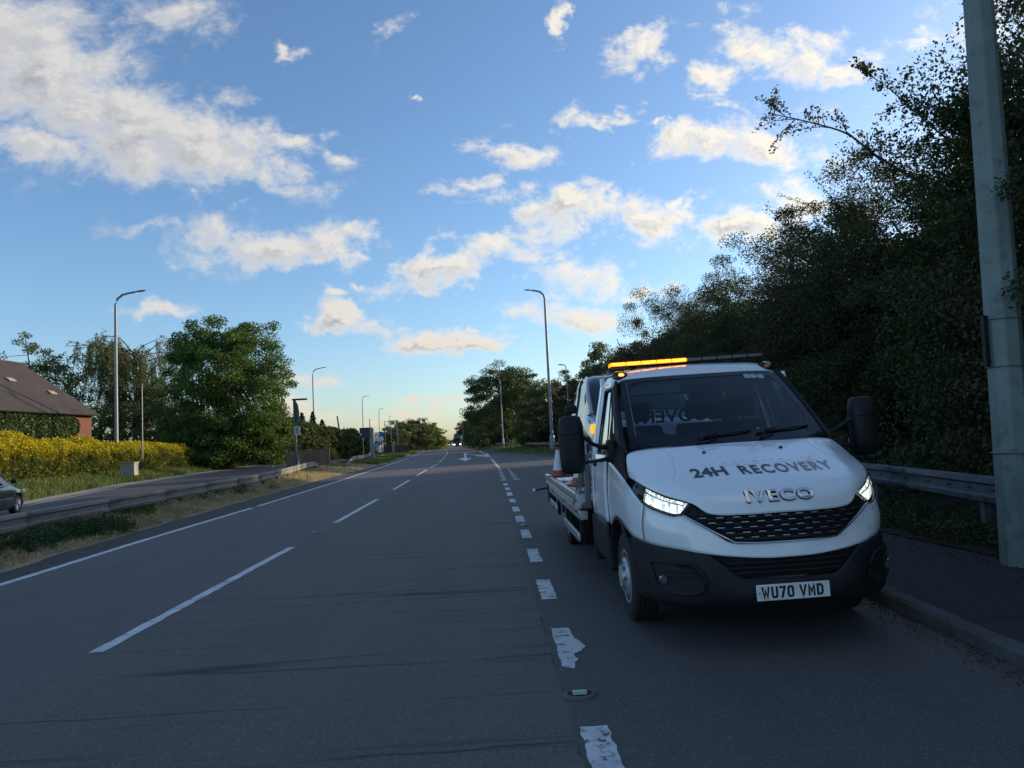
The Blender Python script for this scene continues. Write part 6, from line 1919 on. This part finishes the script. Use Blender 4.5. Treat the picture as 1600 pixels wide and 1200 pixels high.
for (x, y, h_, r_, k, words) in right_far:
    put(pr3 if k else pr1, x, y, h_, r_, words, 'trees along the right side beyond the junction')
# far-off wood along the horizon
rg = np.random.default_rng(5)
n = 5200
X = rg.uniform(-330, 60, n); Y = 760 + rg.uniform(-60, 60, n) + np.abs(X + 60) * .2
H_ = np.array([3.2 + 3.0 * mnoise.noise(Vector((x * .03, 2, 0))) + 2.0 * mnoise.noise(Vector((x * .11, 9, 0))) for x in X])
P_ = np.stack([X, Y, rg.uniform(0, 1, n) * np.clip(H_, .8, 9)], 1)
tag(leaf_mesh('distant_wood', P_, rg.normal(size=(n, 3)), rg.uniform(2, 4.5, n), LF_FAR, 3, aspect=.9), kind='stuff')
X = rg.uniform(-260, -52, 6000); Y = rg.uniform(125, 260, 6000)
H_ = np.array([4.2 + 3.0 * mnoise.noise(Vector((x * .05, y * .03, 0))) for x, y in zip(X, Y)])
P_ = np.stack([X, Y, rg.uniform(0, 1, 6000) * np.clip(H_, .8, 9)], 1)
tag(leaf_mesh('wood_behind_hedge', P_, rg.normal(size=(6000, 3)), rg.uniform(.8, 1.9, 6000), LF_FAR, 4, aspect=.9), kind='stuff')

# ------------------------------------------------------------------ grass and weeds
def blades(name, X, Y, Z, hgt, wid, mat, seed, lean=.45):
    rg = np.random.default_rng(seed)
    n = len(X)
    a = rg.uniform(0, 2 * math.pi, n)
    h_ = hgt * rg.uniform(.35, 1.35, n); w_ = wid * rg.uniform(.6, 1.3, n)
    lx, ly = rg.normal(size=n) * lean * h_, rg.normal(size=n) * lean * h_
    B = np.stack([X, Y, Z], 1)
    dx_ = np.stack([np.cos(a) * w_ / 2, np.sin(a) * w_ / 2, np.zeros(n)], 1)
    M_ = B + np.stack([lx * .35, ly * .35, h_ * .6], 1)
    T = B + np.stack([lx, ly, h_], 1)
    V = np.stack([B - dx_, B + dx_, M_ + dx_ * .7, T, M_ - dx_ * .7], 1).reshape(-1, 3).astype(np.float32)
    me = bpy.data.meshes.new(name)
    me.vertices.add(5 * n); me.vertices.foreach_set('co', V.ravel())
    me.loops.add(5 * n); me.loops.foreach_set('vertex_index', np.arange(5 * n, dtype=np.int32))
    me.polygons.add(n); me.polygons.foreach_set('loop_start', np.arange(0, 5 * n, 5, dtype=np.int32))
    me.polygons.foreach_set('loop_total', np.full(n, 5, dtype=np.int32))
    me.update(calc_edges=True); me.materials.append(mat)
    o = bpy.data.objects.new(name, me); COL.objects.link(o)
    return tag(o, kind='stuff')
GR_DRY = leafmat('straw_blades', [(.30, .25, .15), (.50, .42, .28), (.66, .57, .41)], trans=.25, rough=.8)
GR_GREEN = leafmat('green_blades', [(.07, .11, .03), (.12, .17, .05), (.22, .23, .09)], trans=.3, rough=.7)
rg = np.random.default_rng(101)
def scatter(n, ta, tb, y0, y1, pw=1.0):
    Y = y0 + (y1 - y0) * rg.uniform(size=n) ** pw
    A = np.interp(Y, [a for a, _ in ta], [b for _, b in ta]); B = np.interp(Y, [a for a, _ in tb], [b for _, b in tb])
    t = rg.uniform(size=n)
    return A + (B - A) * t, Y, t
X, Y, t = scatter(58000, [(a, b) for a, b in LEFTNEAR], [(a, b - .10) for a, b in MAIN_L], 7, 60, 1.5)
Zl = np.array([land(x, y) - .02 for x, y in zip(X, Y)])
nz = np.array([mnoise.noise(Vector((x * .6, y * .25, 0))) for x, y in zip(X, Y)])
green = (nz + (.30 - t) * .9 > .16)
hg = np.where(green, .17, .15) * np.clip(1.25 - t * .9, .35, 1.3) * (1 + nz * .5)
blades('dry_verge_grass', X[~green], Y[~green], Zl[~green], hg[~green] * 1.25, .026, GR_DRY, 1, lean=.6)
blades('green_verge_grass', X[green], Y[green], Zl[green], hg[green] * 1.2, .024, GR_GREEN, 2, lean=.5)
X, Y, t = scatter(26000, [(a, b) for a, b in LEFTNEAR], [(a, b - .2) for a, b in MAIN_L], 60, 260, 1.6)
nz = np.array([mnoise.noise(Vector((x * .3, y * .1, 0))) for x, y in zip(X, Y)])
Zl = np.array([land(x, y) - .02 for x, y in zip(X, Y)])
g2 = nz > -.25
blades('far_verge_grass', X[g2], Y[g2], Zl[g2], .26, .05, GR_GREEN, 3)
blades('far_dry_verge_grass', X[~g2], Y[~g2], Zl[~g2], .22, .05, GR_DRY, 4)
# long grass between the opposite road and the hedge
X, Y, t = scatter(42000, [(a, b - 10) for a, b in LEFTFAR], [(a, b - 1.0) for a, b in LEFTFAR], 26, 105, 1.4)
Zl = np.array([land(x, y) - .04 for x, y in zip(X, Y)])
nz = np.array([mnoise.noise(Vector((x * .4, y * .2, 5))) for x, y in zip(X, Y)])
blades('long_hedge_grass', X, Y, Zl, np.where(t > .5, .34, .48) * (1 + nz * .5), .035, GR_GREEN, 5)
# right: grass beyond the junction
X, Y, t = scatter(17000, [(a, b + 9) for a, b in KERB_FAR], [(a, b + .2) for a, b in KERB_FAR], 56, 260, 1.5)
Zl = np.array([land(x, y) - .02 for x, y in zip(X, Y)])
blades('junction_verge_grass', X, Y, Zl, .30, .05, GR_GREEN, 6)

# clumps of dark green weeds under the left barrier, ground weeds on the right
def weeds(name, pts, mat, label, seed, r_, h_, per, size):
    rg = np.random.default_rng(seed)
    P_, D_, S_ = [], [], []
    for (x, y) in pts:
        z = land(x, y); k = rg.uniform(.6, 1.2)
        v_ = rg.normal(size=(per, 3)); v_ /= np.linalg.norm(v_, axis=1, keepdims=True)
        q = v_ * (rg.uniform(size=(per, 1)) ** .5) * np.array([r_ * k, r_ * k, h_ * k])
        q[:, 2] = np.abs(q[:, 2])
        P_.append(q + np.array([x, y, z])); D_.append(v_ + rg.normal(size=(per, 3)) * .6 + np.array([0, 0, .3])); S_.append(size * rg.uniform(.5, 1.3, per))
    return tag(leaf_mesh(name, np.vstack(P_), np.vstack(D_), np.concatenate(S_), mat, seed), kind='stuff')
rg = np.random.default_rng(7)
pts = [(-8.35 + rg.uniform(-.35, .55) * rg.uniform(.3, 1), rg.uniform(8.5, 16.5)) for _ in range(95)] + [(-9.0 + rg.uniform(-.4, .2), rg.uniform(14, 30)) for _ in range(14)]
weeds('nettles_by_barrier', pts, LF_WEED, None, 3, .26, .34, 170, .055)
pts = [(ip(PATH_R, y) + rg.uniform(.25, 1.5) ** 1.0, y) for y in [rg.uniform(2, 16) for _ in range(230)]]
weeds('undergrowth', pts, LF_WEEDD, None, 4, .26, .30, 150, .050)
pts = [(ip(PATH_R, y) + rg.uniform(1.6, 6.5), y) for y in [rg.uniform(1, 44) for _ in range(420)]]
weeds('undergrowth_under_trees', pts, LF_WEEDD, None, 5, .65, 1.15, 130, .12)
# dead stalks on the verge near the end of the barrier
m_ = MB()
for k in range(26):
    x, y = -10.4 + rg.uniform(-1.6, 1.6), rg.uniform(36, 52)
    m_.tube([(x, y, 0), (x + rg.uniform(-.1, .1), y, rg.uniform(.4, .85))], [.012, .008], 4)
tag(build('dead_stalks', m_, M_COLBROWN), kind='stuff')
# fallen leaves and grit along the right kerb and the back of the footway
n = 7000
Y = rg.uniform(2.5, 16, n); side = rg.uniform(size=n) < .4
X = np.where(side, np.interp(Y, [a for a, _ in KERB_R], [b for _, b in KERB_R]) - np.abs(rg.normal(size=n)) * .12 - .02, np.interp(Y, [a for a, _ in PATH_R], [b for _, b in PATH_R]) + rg.normal(size=n) * .35 - .1)
Z = np.where(side, .008, .125)
P_ = np.stack([X, Y, Z + rg.uniform(0, .006, n)], 1)
D_ = rg.normal(size=(n, 3)) * np.array([1, 1, .15])
LF_LITTER = leafmat('litter_leaves', [(.05, .03, .02), (.09, .055, .035), (.16, .10, .07)], trans=.1)
tag(leaf_mesh('fallen_leaves', P_, D_, rg.uniform(.012, .035, n), LF_LITTER, 8, fold=.1), kind='stuff')
